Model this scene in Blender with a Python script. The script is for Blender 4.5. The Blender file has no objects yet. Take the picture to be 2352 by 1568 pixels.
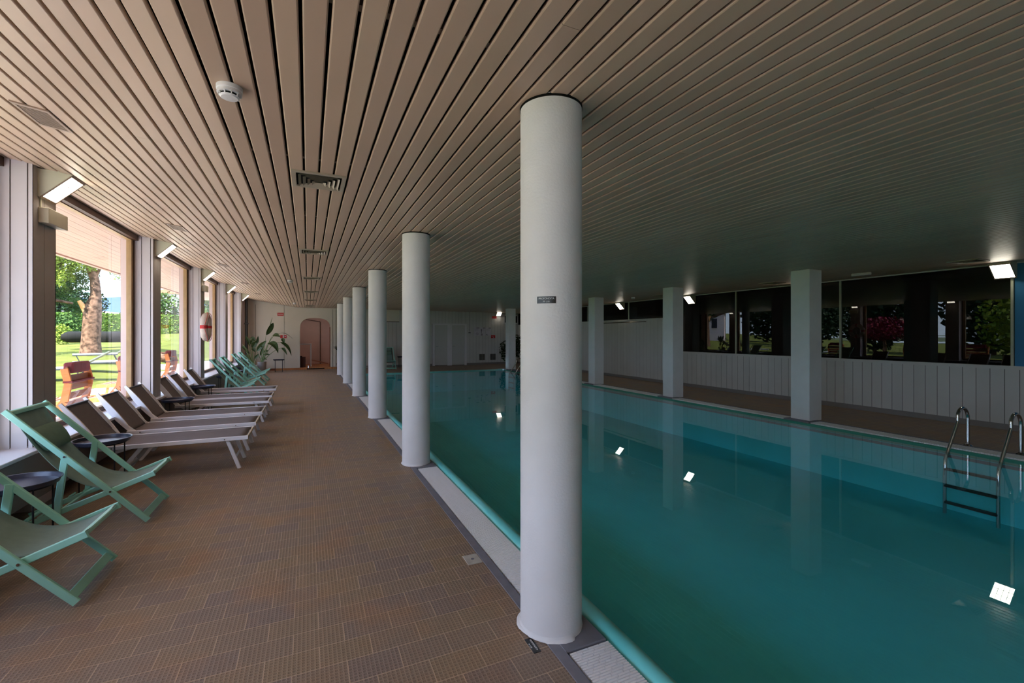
import bpy, math, random
from mathutils import Vector, Matrix
random.seed(7)
SC = bpy.context.scene
COL = SC.collection
PI = math.pi

# ------------------------------------------------------------------ camera, world, sun, exposure
TH = 0.4267
cam_d = bpy.data.cameras.new('camera'); cam = bpy.data.objects.new('camera', cam_d); COL.objects.link(cam)
cam.location = (0, 0, 1.543); cam.rotation_euler = (PI/2, 0, -TH)
cam_d.sensor_width = 36; cam_d.lens = 1030.84/2352*36; cam_d.shift_y = -15.3/2352; cam_d.clip_end = 2000; cam_d.clip_start = 0.02
SC.camera = cam
SC.view_settings.view_transform = 'Standard'; SC.view_settings.look = 'None'
SC.view_settings.exposure = 0.62; SC.view_settings.gamma = 1.0
SC.view_settings.use_curve_mapping = False
W = bpy.data.worlds.new('sky'); SC.world = W; W.use_nodes = True
wn = W.node_tree.nodes; wl = W.node_tree.links
for n in list(wn): wn.remove(n)
wo = wn.new('ShaderNodeOutputWorld'); bg = wn.new('ShaderNodeBackground')
tc = wn.new('ShaderNodeTexCoord'); sx = wn.new('ShaderNodeSeparateXYZ'); rp = wn.new('ShaderNodeValToRGB')
rp.color_ramp.elements[0].position = 0.0; rp.color_ramp.elements[0].color = (0.66, 0.82, 1.0, 1)
rp.color_ramp.elements[1].position = 0.6; rp.color_ramp.elements[1].color = (0.42, 0.62, 1.0, 1)
wl.new(tc.outputs['Generated'], sx.inputs[0]); wl.new(sx.outputs['Z'], rp.inputs[0]); wl.new(rp.outputs[0], bg.inputs[0])
bg.inputs[1].default_value = 4.3
wl.new(bg.outputs[0], wo.inputs[0])
sun_d = bpy.data.lights.new('sun', 'SUN'); sun = bpy.data.objects.new('sun', sun_d); COL.objects.link(sun)
sun_d.energy = 17.5; sun_d.angle = 0.01; sun_d.color = (1.0, 0.97, 0.92)
sun.rotation_euler = Vector((-0.35, -0.5, 0.8)).to_track_quat('Z', 'Y').to_euler()
SC.cycles.max_bounces = 10; SC.cycles.diffuse_bounces = 6; SC.cycles.glossy_bounces = 4
SC.cycles.transparent_max_bounces = 12; SC.cycles.transmission_bounces = 4
SC.cycles.use_denoising = True; SC.cycles.caustics_reflective = False; SC.cycles.caustics_refractive = False
SC.cycles.sample_clamp_indirect = 8.0
LAMP = 10.0      # emission of the wall lamps

# ------------------------------------------------------------------ materials
def srgb(r, g, b):
    f = lambda v: (v/255/12.92) if v <= 10.3 else ((v/255+0.055)/1.055)**2.4
    return (f(r), f(g), f(b), 1)
MATS = {}
def mat(name, col, rough=0.6, metal=0.0, spec=0.5, var=0.0, vscale=8.0, bump=0.0, bscale=60.0, island=0.0, col2=None):
    """principled material; var = noise variation of the colour, island = per-board variation"""
    if name in MATS: return MATS[name]
    m = bpy.data.materials.new(name); m.use_nodes = True
    nt = m.node_tree; N = nt.nodes; L = nt.links
    p = N['Principled BSDF']
    p.inputs['Roughness'].default_value = rough; p.inputs['Metallic'].default_value = metal
    p.inputs['Specular IOR Level'].default_value = spec
    p.inputs['Base Color'].default_value = col
    tcn = N.new('ShaderNodeTexCoord')
    if var or col2:
        nz = N.new('ShaderNodeTexNoise'); nz.inputs['Scale'].default_value = vscale; nz.inputs['Detail'].default_value = 4
        L.new(tcn.outputs['Object'], nz.inputs['Vector'])
        mx = N.new('ShaderNodeMix'); mx.data_type = 'RGBA'
        c2 = col2 if col2 else tuple(max(0, c*(1-var)) for c in col[:3])+(1,)
        mx.inputs[6].default_value = col; mx.inputs[7].default_value = c2
        rr = N.new('ShaderNodeMapRange'); rr.inputs[1].default_value = 0.35; rr.inputs[2].default_value = 0.65
        L.new(nz.outputs[0], rr.inputs[0]); L.new(rr.outputs[0], mx.inputs[0])
        L.new(mx.outputs[2], p.inputs['Base Color'])
    if island:
        g = N.new('ShaderNodeNewGeometry'); hs = N.new('ShaderNodeHueSaturation')
        mr = N.new('ShaderNodeMapRange'); mr.inputs[3].default_value = 1-island; mr.inputs[4].default_value = 1+island*0.6
        L.new(g.outputs['Random Per Island'], mr.inputs[0]); L.new(mr.outputs[0], hs.inputs['Value'])
        src = p.inputs['Base Color'].links[0].from_socket if p.inputs['Base Color'].is_linked else None
        if src: L.new(src, hs.inputs['Color'])
        else: hs.inputs['Color'].default_value = col
        mr2 = N.new('ShaderNodeMapRange'); mr2.inputs[3].default_value = 0.5-island*0.06; mr2.inputs[4].default_value = 0.5+island*0.06
        ml = N.new('ShaderNodeMath'); ml.operation = 'MULTIPLY'; ml.inputs[1].default_value = 7.31
        fr = N.new('ShaderNodeMath'); fr.operation = 'FRACT'
        L.new(g.outputs['Random Per Island'], ml.inputs[0]); L.new(ml.outputs[0], fr.inputs[0]); L.new(fr.outputs[0], mr2.inputs[0])
        L.new(mr2.outputs[0], hs.inputs['Hue'])
        L.new(hs.outputs[0], p.inputs['Base Color'])
    if bump:
        nb = N.new('ShaderNodeTexNoise'); nb.inputs['Scale'].default_value = bscale; nb.inputs['Detail'].default_value = 3
        L.new(tcn.outputs['Object'], nb.inputs['Vector'])
        bp = N.new('ShaderNodeBump'); bp.inputs['Strength'].default_value = bump; bp.inputs['Distance'].default_value = 0.01
        L.new(nb.outputs[0], bp.inputs['Height']); L.new(bp.outputs[0], p.inputs['Normal'])
    MATS[name] = m
    return m
def emit(name, col, s):
    if name in MATS: return MATS[name]
    m = bpy.data.materials.new(name); m.use_nodes = True
    p = m.node_tree.nodes['Principled BSDF']; p.inputs['Base Color'].default_value = col
    p.inputs['Emission Color'].default_value = col; p.inputs['Emission Strength'].default_value = s
    MATS[name] = m; return m
def sheet(name, tint, f0, rough=0.0, bump=0.0, bscale=3.0):
    """pane / water surface: Schlick mirror over a see-through sheet"""
    m = bpy.data.materials.new(name); m.use_nodes = True
    nt = m.node_tree; N = nt.nodes; L = nt.links
    N.remove(N['Principled BSDF']); out = N['Material Output']
    tr = N.new('ShaderNodeBsdfTransparent'); tr.inputs[0].default_value = tint
    gl = N.new('ShaderNodeBsdfGlossy'); gl.inputs['Roughness'].default_value = rough; gl.inputs[0].default_value = (1, 1, 1, 1)
    lw = N.new('ShaderNodeLayerWeight'); lw.inputs[0].default_value = 0.5
    pw = N.new('ShaderNodeMath'); pw.operation = 'POWER'; pw.inputs[1].default_value = 5
    mr = N.new('ShaderNodeMapRange'); mr.inputs[3].default_value = f0; mr.inputs[4].default_value = 1.0
    L.new(lw.outputs['Facing'], pw.inputs[0]); L.new(pw.outputs[0], mr.inputs[0])
    mx = N.new('ShaderNodeMixShader'); L.new(mr.outputs[0], mx.inputs[0]); L.new(tr.outputs[0], mx.inputs[1]); L.new(gl.outputs[0], mx.inputs[2])
    if bump:
        t = N.new('ShaderNodeTexCoord'); nb = N.new('ShaderNodeTexNoise'); nb.inputs['Scale'].default_value = bscale; nb.inputs['Detail'].default_value = 2
        L.new(t.outputs['Object'], nb.inputs['Vector'])
        bp = N.new('ShaderNodeBump'); bp.inputs['Strength'].default_value = bump; bp.inputs['Distance'].default_value = 0.01
        L.new(nb.outputs[0], bp.inputs['Height']); L.new(bp.outputs[0], gl.inputs['Normal'])
    L.new(mx.outputs[0], out.inputs[0]); MATS[name] = m
    return m

M_white = mat('white_paint', srgb(222, 219, 222), 0.55, var=0.04, vscale=3)
M_pier = mat('pier_paint', srgb(212, 206, 212), 0.5, var=0.03, vscale=3, island=0.03)
M_plank = mat('plank_paint', srgb(205, 203, 200), 0.5, var=0.05, vscale=2, island=0.04)
M_col = mat('column_plaster', srgb(228, 226, 228), 0.65, var=0.04, vscale=6, bump=0.15, bscale=90)
M_plaster = mat('wall_plaster', srgb(222, 214, 200), 0.7, var=0.04, vscale=2)
M_slat = mat('ceiling_slat', srgb(192, 166, 145), 0.42, spec=0.5, var=0.08, vscale=0.7, island=0.07)
M_void = mat('ceiling_void', (0.004, 0.004, 0.004, 1), 0.9, spec=0.1)
M_black = mat('black_metal', srgb(40, 40, 48), 0.35, 0.3)
M_dark = mat('dark_gap', (0.01, 0.01, 0.01, 1), 0.9, spec=0.1)
M_trayblack = mat('tray_lacquer', srgb(62, 64, 82), 0.3, 0.2)
M_mint = mat('mint_lacquer', srgb(158, 224, 210), 0.4, var=0.04)
M_sling = mat('sage_sling', srgb(126, 150, 146), 0.8, spec=0.2, var=0.08, vscale=20, bump=0.1, bscale=400)
M_pillow = mat('sage_pillow', srgb(108, 136, 124), 0.85, spec=0.2, var=0.08, vscale=20)
M_alu = mat('painted_aluminium', srgb(240, 240, 248), 0.35, 0.0)
M_mesh = mat('taupe_mesh', srgb(112, 104, 104), 0.75, spec=0.25, var=0.08, vscale=30, bump=0.1, bscale=500)
M_chrome = mat('chrome', srgb(200, 200, 205), 0.12, 1.0)
M_teal = mat('pool_teal', srgb(92, 236, 248), 0.5, var=0.06, vscale=1.5)
M_tube = mat('coping_teal', srgb(128, 224, 226), 0.35, var=0.08, vscale=3, col2=srgb(104, 212, 214))
M_grate = mat('grate_white', srgb(248, 248, 252), 0.45)
M_border = mat('gutter_border', srgb(128, 128, 140), 0.6, var=0.15, vscale=12)
M_tan = mat('window_wood', srgb(178, 146, 104), 0.45, var=0.12, vscale=10)
M_brown = mat('dark_wood', srgb(84, 58, 44), 0.5, var=0.15, vscale=10)
M_redbrown = mat('redwood_skirting', srgb(138, 70, 44), 0.5, var=0.1)
M_ledge = mat('ledge_front', srgb(134, 128, 126), 0.6, var=0.05)
M_lampbody = mat('lamp_body', srgb(205, 202, 180), 0.5)
M_lampframe = mat('lamp_frame', srgb(150, 128, 112), 0.4)
M_lamp = emit('lamp_glow', (1.0, 0.93, 0.78, 1), LAMP)
M_red = mat('red_paint', srgb(196, 34, 40), 0.45)
M_ring = mat('ring_canvas', srgb(214, 198, 190), 0.6, var=0.1, vscale=10)
M_leaf = mat('leaf_green', srgb(64, 92, 48), 0.4, var=0.25, vscale=9, island=0.25)
M_pot = mat('pot_grey', srgb(150, 146, 142), 0.7, var=0.08)
M_potw = mat('pot_white', srgb(226, 224, 226), 0.4)
M_blue = mat('blue_paint', srgb(44, 118, 165), 0.6)
M_pink = mat('pink_plaster', srgb(226, 206, 204), 0.8, var=0.03)
M_soffit = mat('soffit_boards', srgb(196, 166, 150), 0.7, var=0.05, vscale=2, island=0.03)
M_bark = mat('bark', srgb(134, 104, 84), 0.9, spec=0.1, var=0.75, vscale=7, bump=1.0, bscale=8)
M_grass = mat('lawn', srgb(104, 110, 50), 0.95, spec=0.05, var=0.35, vscale=1.2, bump=0.5, bscale=30)
M_patio = mat('patio_stone', srgb(228, 218, 214), 0.8, var=0.10, vscale=2)
M_orange = mat('orange_wood', srgb(206, 120, 50), 0.45, var=0.15, vscale=12)
M_redcush = mat('red_cushion', srgb(120, 40, 46), 0.8)
M_text = mat('text_white', srgb(220, 220, 220), 0.5)
M_signblack = mat('sign_black', srgb(26, 26, 28), 0.35)
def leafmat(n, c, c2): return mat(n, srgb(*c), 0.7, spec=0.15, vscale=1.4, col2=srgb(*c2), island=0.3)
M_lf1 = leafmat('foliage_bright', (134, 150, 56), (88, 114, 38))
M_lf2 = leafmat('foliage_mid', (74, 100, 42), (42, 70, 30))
M_lf3 = leafmat('foliage_dark', (44, 66, 40), (26, 44, 26))
M_lf4 = leafmat('foliage_red', (120, 30, 50), (80, 18, 34))

def floor_mat():
    m = bpy.data.materials.new('floor_tile'); m.use_nodes = True
    nt = m.node_tree; N = nt.nodes; L = nt.links; p = N['Principled BSDF']
    t = N.new('ShaderNodeTexCoord'); mp = N.new('ShaderNodeMapping'); mp.inputs['Location'].default_value = (-0.052, 0.036, 0)
    L.new(t.outputs['Object'], mp.inputs[0])
    b = N.new('ShaderNodeTexBrick'); b.offset = 0.5; b.inputs['Scale'].default_value = 1
    b.inputs['Brick Width'].default_value = 0.236; b.inputs['Row Height'].default_value = 0.153
    b.inputs['Mortar Size'].default_value = 0.0028; b.inputs['Mortar Smooth'].default_value = 0.3; b.inputs['Bias'].default_value = 0.0
    b.inputs['Color1'].default_value = srgb(156, 134, 110); b.inputs['Color2'].default_value = srgb(144, 126, 116)
    b.inputs['Mortar'].default_value = srgb(186, 160, 136)
    L.new(mp.outputs[0], b.inputs['Vector'])
    nz = N.new('ShaderNodeTexNoise'); nz.inputs['Scale'].default_value = 2.2; nz.inputs['Detail'].default_value = 3
    L.new(t.outputs['Object'], nz.inputs['Vector'])
    mr = N.new('ShaderNodeMapRange'); mr.inputs[1].default_value = 0.5; mr.inputs[2].default_value = 0.75; mr.inputs[4].default_value = 0.55
    L.new(nz.outputs[0], mr.inputs[0])
    mx = N.new('ShaderNodeMix'); mx.data_type = 'RGBA'; mx.inputs[7].default_value = srgb(176, 132, 92)  # orange patches in the tile colour imitate reflected light
    L.new(mr.outputs[0], mx.inputs[0]); L.new(b.outputs['Color'], mx.inputs[6])
    # raised studs: product of sines in tile directions
    s = N.new('ShaderNodeSeparateXYZ'); L.new(mp.outputs[0], s.inputs[0])
    def sn(out, pitch):
        a = N.new('ShaderNodeMath'); a.operation = 'MULTIPLY'; a.inputs[1].default_value = PI/pitch; L.new(out, a.inputs[0])
        c = N.new('ShaderNodeMath'); c.operation = 'SINE'; L.new(a.outputs[0], c.inputs[0])
        d = N.new('ShaderNodeMath'); d.operation = 'ABSOLUTE'; L.new(c.outputs[0], d.inputs[0]); return d.outputs[0]
    q = N.new('ShaderNodeMath'); q.operation = 'MULTIPLY'
    L.new(sn(s.outputs['X'], 0.236/12), q.inputs[0]); L.new(sn(s.outputs['Y'], 0.153/8), q.inputs[1])
    st = N.new('ShaderNodeMapRange'); st.inputs[1].default_value = 0.30; st.inputs[2].default_value = 0.62; L.new(q.outputs[0], st.inputs[0])
    mc = N.new('ShaderNodeMix'); mc.data_type = 'RGBA'; mc.blend_type = 'MULTIPLY'
    mc.inputs[7].default_value = (0.74, 0.74, 0.75, 1)  # shade of the pits is multiplied into the tile colour
    L.new(st.outputs[0], mc.inputs[0]); L.new(mx.outputs[2], mc.inputs[6]); L.new(mc.outputs[2], p.inputs['Base Color'])
    inv = N.new('ShaderNodeMath'); inv.operation = 'SUBTRACT'; inv.inputs[0].default_value = 1; L.new(st.outputs[0], inv.inputs[1])
    bp = N.new('ShaderNodeBump'); bp.inputs['Strength'].default_value = 0.6; bp.inputs['Distance'].default_value = 0.002
    L.new(inv.outputs[0], bp.inputs['Height']); L.new(bp.outputs[0], p.inputs['Normal'])
    p.inputs['Roughness'].default_value = 0.5; p.inputs['Specular IOR Level'].default_value = 0.35
    return m
M_floor = floor_mat()
M_glass = sheet('window_glass', (0.93, 0.93, 0.93, 1), 0.05)
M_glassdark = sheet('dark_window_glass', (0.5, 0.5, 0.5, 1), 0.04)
M_water = sheet('pool_water', (0.90, 0.99, 1.0, 1), 0.03, 0.004, 0.03, 1.5)

# ------------------------------------------------------------------ mesh helpers
class MB:
    def __init__(s): s.v = []; s.f = []
    def add(s, vs, fs):
        b = len(s.v); s.v += [tuple(v) for v in vs]; s.f += [tuple(i+b for i in f) for f in fs]; return s
    def box(s, x0, x1, y0, y1, z0, z1):
        vs = [(x, y, z) for z in (z0, z1) for y in (y0, y1) for x in (x0, x1)]
        return s.add(vs, [(0, 2, 3, 1), (4, 5, 7, 6), (0, 1, 5, 4), (2, 6, 7, 3), (0, 4, 6, 2), (1, 3, 7, 5)])
    def bbox(s, x0, x1, y0, y1, z0, z1, c=0.004):
        """box with chamfered edges"""
        X = (x0, x1); Y = (y0, y1); Z = (z0, z1); vs = []; idx = {}
        for i in (0, 1):
            for j in (0, 1):
                for k in (0, 1):
                    sx_, sy_, sz_ = (1 if i == 0 else -1), (1 if j == 0 else -1), (1 if k == 0 else -1)
                    for a in range(3):
                        p = [X[i]+sx_*c, Y[j]+sy_*c, Z[k]+sz_*c]
                        p[a] = (X[i], Y[j], Z[k])[a]
                        idx[(i, j, k, a)] = len(vs); vs.append(tuple(p))
        fs = []
        for i in (0, 1): fs.append([idx[(i, j, k, 0)] for j, k in ((0, 0), (1, 0), (1, 1), (0, 1))])
        for j in (0, 1): fs.append([idx[(i, j, k, 1)] for i, k in ((0, 0), (1, 0), (1, 1), (0, 1))])
        for k in (0, 1): fs.append([idx[(i, j, k, 2)] for i, j in ((0, 0), (1, 0), (1, 1), (0, 1))])
        for i in (0, 1):
            for j in (0, 1): fs.append([idx[(i, j, 0, 0)], idx[(i, j, 0, 1)], idx[(i, j, 1, 1)], idx[(i, j, 1, 0)]])
        for i in (0, 1):
            for k in (0, 1): fs.append([idx[(i, 0, k, 0)], idx[(i, 0, k, 2)], idx[(i, 1, k, 2)], idx[(i, 1, k, 0)]])
        for j in (0, 1):
            for k in (0, 1): fs.append([idx[(0, j, k, 1)], idx[(0, j, k, 2)], idx[(1, j, k, 2)], idx[(1, j, k, 1)]])
        for i in (0, 1):
            for j in (0, 1):
                for k in (0, 1): fs.append([idx[(i, j, k, 0)], idx[(i, j, k, 1)], idx[(i, j, k, 2)]])
        return s.add(vs, fs)
    def bar(s, p, q, w, h, up=(0, 0, 1)):
        """rectangular bar from p to q, w across, h along 'up'"""
        p = Vector(p); q = Vector(q); d = (q-p).normalized(); u = Vector(up); r = d.cross(u).normalized(); u = r.cross(d).normalized()
        c = min(w, h)*0.18
        prof = [(-w/2+c, -h/2), (w/2-c, -h/2), (w/2, -h/2+c), (w/2, h/2-c), (w/2-c, h/2), (-w/2+c, h/2), (-w/2, h/2-c), (-w/2, -h/2+c)]
        vs = [p+r*a+u*b for a, b in prof]+[q+r*a+u*b for a, b in prof]
        n = 8
        return s.add(vs, [(i, (i+1) % n, n+(i+1) % n, n+i) for i in range(n)]+[tuple(range(n-1, -1, -1)), tuple(range(n, 2*n))])
    def tube(s, pts, r, seg=8, closed=False):
        pts = [Vector(p) for p in pts]; n = len(pts); rs = r if isinstance(r, (list, tuple)) else [r]*n
        ref = None; base = len(s.v); vs = []
        for i, p in enumerate(pts):
            a = pts[(i-1) % n] if (i > 0 or closed) else p; b = pts[(i+1) % n] if (i < n-1 or closed) else p
            d = (b-a).normalized()
            if ref is None: ref = d.orthogonal().normalized()
            ref = (ref-d*ref.dot(d)).normalized(); o = d.cross(ref)
            vs += [p+(ref*math.cos(2*PI*k/seg)+o*math.sin(2*PI*k/seg))*rs[i] for k in range(seg)]
        fs = []
        for i in range(n if closed else n-1):
            j = (i+1) % n
            fs += [(i*seg+k, i*seg+(k+1) % seg, j*seg+(k+1) % seg, j*seg+k) for k in range(seg)]
        if not closed: fs += [tuple(range(seg-1, -1, -1)), tuple((n-1)*seg+k for k in range(seg))]
        return s.add(vs, fs)
    def lathe(s, prof, cx=0, cy=0, seg=32, cap=True):
        n = len(prof); vs = []
        for k in range(seg):
            a = 2*PI*k/seg
            vs += [(cx+r*math.cos(a), cy+r*math.sin(a), z) for r, z in prof]
        fs = [(k*n+i, ((k+1) % seg)*n+i, ((k+1) % seg)*n+i+1, k*n+i+1) for k in range(seg) for i in range(n-1)]
        if cap: fs += [tuple(k*n for k in range(seg-1, -1, -1)), tuple(k*n+n-1 for k in range(seg))]
        return s.add(vs, fs)
    def prism(s, poly, ax, a, b):
        """poly of 2-D points extruded along axis ax (0,1,2) from a to b"""
        def mk(p, t):
            if ax == 0: return (t, p[0], p[1])
            if ax == 1: return (p[0], t, p[1])
            return (p[0], p[1], t)
        n = len(poly)
        return s.add([mk(p, a) for p in poly]+[mk(p, b) for p in poly],
                     [(i, (i+1) % n, n+(i+1) % n, n+i) for i in range(n)]+[tuple(range(n-1, -1, -1)), tuple(range(n, 2*n))])
    def grid(s, fn, nu, nv):
        vs = [fn(i/nu, j/nv) for i in range(nu+1) for j in range(nv+1)]
        return s.add(vs, [(i*(nv+1)+j, (i+1)*(nv+1)+j, (i+1)*(nv+1)+j+1, i*(nv+1)+j+1) for i in range(nu) for j in range(nv)])
    def xf(s, m):
        s.v = [tuple(m @ Vector(v)) for v in s.v]; return s
    def build(s, name, m, parent=None, smooth=False, solid=0):
        me = bpy.data.meshes.new(name); me.from_pydata(s.v, [], s.f); me.update()
        import bmesh
        b = bmesh.new(); b.from_mesh(me); bmesh.ops.recalc_face_normals(b, faces=b.faces); b.to_mesh(me); b.free()
        if smooth:
            me.shade_smooth()
            try: me.set_sharp_from_angle(angle=0.6)
            except Exception: pass
        me.materials.append(m)
        o = bpy.data.objects.new(name, me); COL.objects.link(o)
        if parent: o.parent = parent
        if solid:
            md = o.modifiers.new('thickness', 'SOLIDIFY'); md.thickness = solid; md.offset = 0
        return o
def tag(o, label=None, cat=None, group=None, kind=None):
    if label: o['label'] = label
    if cat: o['category'] = cat
    if group: o['group'] = group
    if kind: o['kind'] = kind
    return o
def struct(o, label=None): return tag(o, label, None, None, 'structure')
def root(name, loc, label, cat, group=None, rz=0):
    o = bpy.data.objects.new(name, None); COL.objects.link(o); o.location = loc; o.rotation_euler = (0, 0, rz); o.empty_display_size = 0.1
    return tag(o, label, cat, group)
def ktree(o, parent=None):
    c = o.copy(); COL.objects.link(c); c.parent = parent
    for ch in list(o.children): ktree(ch, c)
    return c
def dup(o, loc, label, rz=None):
    c = ktree(o); c.location = loc
    if rz is not None: c.rotation_euler = (0, 0, rz)
    c['label'] = label
    return c
def text_mesh(s, size):
    cu = bpy.data.curves.new('lettering', 'FONT'); cu.body = s; cu.size = size; cu.align_x = 'CENTER'; cu.align_y = 'CENTER'; cu.extrude = 0.0006
    o = bpy.data.objects.new('lettering', cu); COL.objects.link(o)
    bpy.context.view_layer.update()
    me = bpy.data.meshes.new_from_object(o.evaluated_get(bpy.context.evaluated_depsgraph_get()))
    vs = [v.co.copy() for v in me.vertices]; fs = [tuple(p.vertices) for p in me.polygons]
    bpy.data.objects.remove(o); bpy.data.curves.remove(cu); bpy.data.meshes.remove(me)
    b = MB(); b.add(vs, fs); return b

ZC = 2.749
def zc(X):
    if X < -0.46: return ZC+0.165*(-0.46-X)
    if X > 1.2: return ZC-0.044*(X-1.2)/9.13
    return ZC
WX = -2.46; PX = -2.19; YN = -4.0; YF = 21.9; XR = 10.33
PIERS = [-1.25, 2.05, 5.30, 8.65, 12.05, 15.36, 18.64]
COLS = [2.104+3.2954*k for k in range(6)]

# ------------------------------------------------------------------ floor, pool
m = MB()
def quad(b, x0, x1, y0, y1, z): b.add([(x0, y0, z), (x1, y0, z), (x1, y1, z), (x0, y1, z)], [(0, 1, 2, 3)])
PY0, PY1 = -2.0, 18.45
m.box(-2.45, 1.085, YN, YF, -0.12, 0); m.box(8.37, XR, YN, YF, -0.12, 0)
m.box(-2.45, 1.24, YF, 22.22, -0.12, 0); m.box(1.085, 8.37, 18.8, YF, -0.12, 0); m.box(1.085, 8.37, YN, PY0-0.3, -0.12, 0)
struct(m.build('floor', M_floor), 'brown studded ceramic tile deck around the pool')
m = MB(); m.box(1.36, 8.12, -2.05, 18.5, -1.1, -0.85)
m.box(1.30, 1.384, -2.05, 18.5, -1.1, -0.08); m.box(8.006, 8.10, -2.05, 18.5, -1.1, -0.08)
m.box(1.36, 8.12, 18.4, 18.5, -1.1, -0.08); m.box(1.36, 8.12, -2.1, -2.0, -1.1, -0.08)
tag(m.build('pool_basin', M_teal), 'teal painted swimming pool basin under the water', 'swimming pool')
m = MB(); quad(m, 1.39, 8.02, -2.0, 18.42, -0.028)
tag(m.build('pool_water', M_water), 'still teal water filling the indoor swimming pool', 'water', kind='stuff')
# lane line on the basin floor
# coping: rounded teal lip all round
def lip(b, x, dirn, y0, y1, k=1.0):
    prof = []
    for i in range(9):
        a = PI*i/8
        prof.append((x+dirn*k*(0.065-0.065*math.cos(a)), -0.05+(0.062 if k == 1 else 0.046)*math.sin(a)))
    prof += [(x+dirn*k*0.13, -0.075), (x, -0.075)]
    b.prism(prof, 1, y0, y1)
m = MB(); lip(m, 1.385, 1, -2.0, 18.4); co = m.build('pool_coping', M_tube, smooth=True)
tag(co, 'rounded turquoise pool lip beside the white round columns', 'pool edge', 'turquoise pool lips')
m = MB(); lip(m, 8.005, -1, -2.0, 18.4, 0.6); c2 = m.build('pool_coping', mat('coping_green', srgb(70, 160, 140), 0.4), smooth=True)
tag(c2, 'rounded turquoise pool lip below the square pillars on the right', 'pool edge', 'turquoise pool lips')
m = MB(); prof = [(18.3+0.25*i/8, -0.05+0.055*math.sin(PI*i/8)) for i in range(9)]+[(18.55, -0.01), (18.8, -0.01), (18.8, -0.075), (18.3, -0.075)]
m.prism(prof, 0, 1.517, 7.873)
tag(m.build('pool_coping', M_tube, smooth=True), 'turquoise lip across the far end of the pool', 'pool edge', 'turquoise pool lips')
# gutter: borders and troughs
def gutter(xa, xb, xo0, xo1, where):
    b = MB(); b.box(min(xo0, xo1), max(xo0, xo1), -2.3, 18.8, -0.12, 0.006)
    b.box(min(xa, xb), max(xa, xb), -2.3, 18.8, -0.14, -0.10)
    o = struct(b.build('trim_1' if where == 'left' else 'trim_2', M_border), 'grey stone border strip of the overflow gutter on the '+where)
    b = MB(); b.box(min(xa, xb), max(xa, xb), -2.3, 18.8, -0.099, -0.097); b.build('trough', M_dark, o)
gutter(1.14, 1.385, 1.085, 1.14, 'left'); gutter(8.005, 8.30, 8.30, 8.37, 'right')
def plates(xa, xb, ys, hw):
    for y in ys:
        b = MB(); b.bbox(xa, xb, y-hw, y+hw, -0.09, 0.008, 0.005)
        o = b.build('trim_3', M_border); struct(o, 'grey stone pad under a column in the pool gutter')
plates(1.135, 1.375, COLS, 0.235)
PILY = [5.0907+3.2954*k-3.2954*2 for k in range(7)]
plates(8.02, 8.30, [y+0.17 for y in PILY], 0.23)
gx = [('second in front of the nearest round column', None)]
def grate(xa, xb, y0, y1, pitch, label, grp):
    b = MB(); n = int((y1-y0)/pitch); L = xb-xa
    for i in range(n):
        y = y0+pitch*(i+0.5)
        if pitch < 0.02:      # bars broken by short staggered gaps
            o_ = (0.0, 0.06, -0.05)[i % 3]; st_ = [xa+0.004, xa+L*(0.22+o_), xa+L*(0.50+o_), xa+L*(0.78+o_), xb-0.004]
            for p_, q_ in zip(st_, st_[1:]): b.box(p_+0.002, q_-0.002, y-pitch*0.31, y+pitch*0.31, -0.012, 0.004)
        else: b.box(xa+0.004, xb-0.004, y-pitch*0.42, y+pitch*0.42, -0.012, 0.004)
    for t in (0.18, 0.5, 0.82):
        b.box(xa+L*t-0.006, xa+L*t+0.006, y0, y1, -0.022, -0.002)
    o = b.build('gutter_grate', M_grate); tag(o, label, 'drain grate', grp)
yl = [PY0]+COLS
names = ['white slatted gutter grate at the bottom edge, in front of the nearest column',
         'white slatted gutter grate between the nearest and second round columns',
         'white slatted gutter grate between the second and third round columns',
         'white slatted gutter grate between the third and fourth round columns',
         'white slatted gutter grate between the fourth and fifth round columns',
         'white slatted gutter grate between the fifth and farthest round columns']
for k in range(6):
    y0 = yl[k]+(0.24 if k else 0); y1 = yl[k+1]-0.24
    grate(1.145, 1.38, y0, min(y1, 18.3), 0.0155 if k < 2 else 0.03, names[k], 'grates along the left gutter')
py = [y+0.17 for y in PILY]
rn = {2: 'thin white gutter grate beside the pool ladder, right of the nearest square pillar', 3: 'white gutter grate between the nearest and second square pillars',
      4: 'white gutter grate between the second and third square pillars', 5: 'white gutter grate behind the nearest round column, by the far square pillars'}
for k in range(2, 6):
    grate(8.02, 8.29, py[k-1]+0.24 if k > 2 else -1.9, py[k]-0.24, 0.03, rn[k], 'grates along the right gutter')

# ------------------------------------------------------------------ ceiling
m = MB(); P = 0.102; k = -40; car = MB(); nn = 0
cs = math.cos(math.atan(0.165)); sn_ = math.sin(math.atan(0.165))
def slat(b, cx, cz, tilt, y0, y1):
    w = 0.0885/2; h = 0.017; c = 0.006
    prof = [(-w, h), (-w, c), (-w+c*0.4, c*0.35), (-w+c, 0), (w-c, 0), (w-c*0.4, c*0.35), (w, c), (w, h)]
    ct, st = math.cos(tilt), math.sin(tilt)
    b.prism([(cx+x*ct-z*st, cz+x*st+z*ct) for x, z in prof], 1, y0, y1)
cuts = [-4.0, 21.88]
x = 0.076+P/2
xs = []
k = 0
while x < XR-0.03: xs.append(x); x += P
x = 0.076-P/2
while x > -0.46: xs.append(x); x -= P
for X in xs:
    t = 0 if X < 1.2 else -math.atan(0.044/9.13)
    brk = sorted([-4.0, 21.88]+[random.uniform(-3, 21) for _ in range(random.choice((2, 3, 3, 4)))])
    for a, b_ in zip(brk, brk[1:]): slat(m, X, zc(X), t, a, b_-0.002)
last = min(xs); s = (-0.46-(last-P/2)) ; x = last-P/2-0.004
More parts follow.
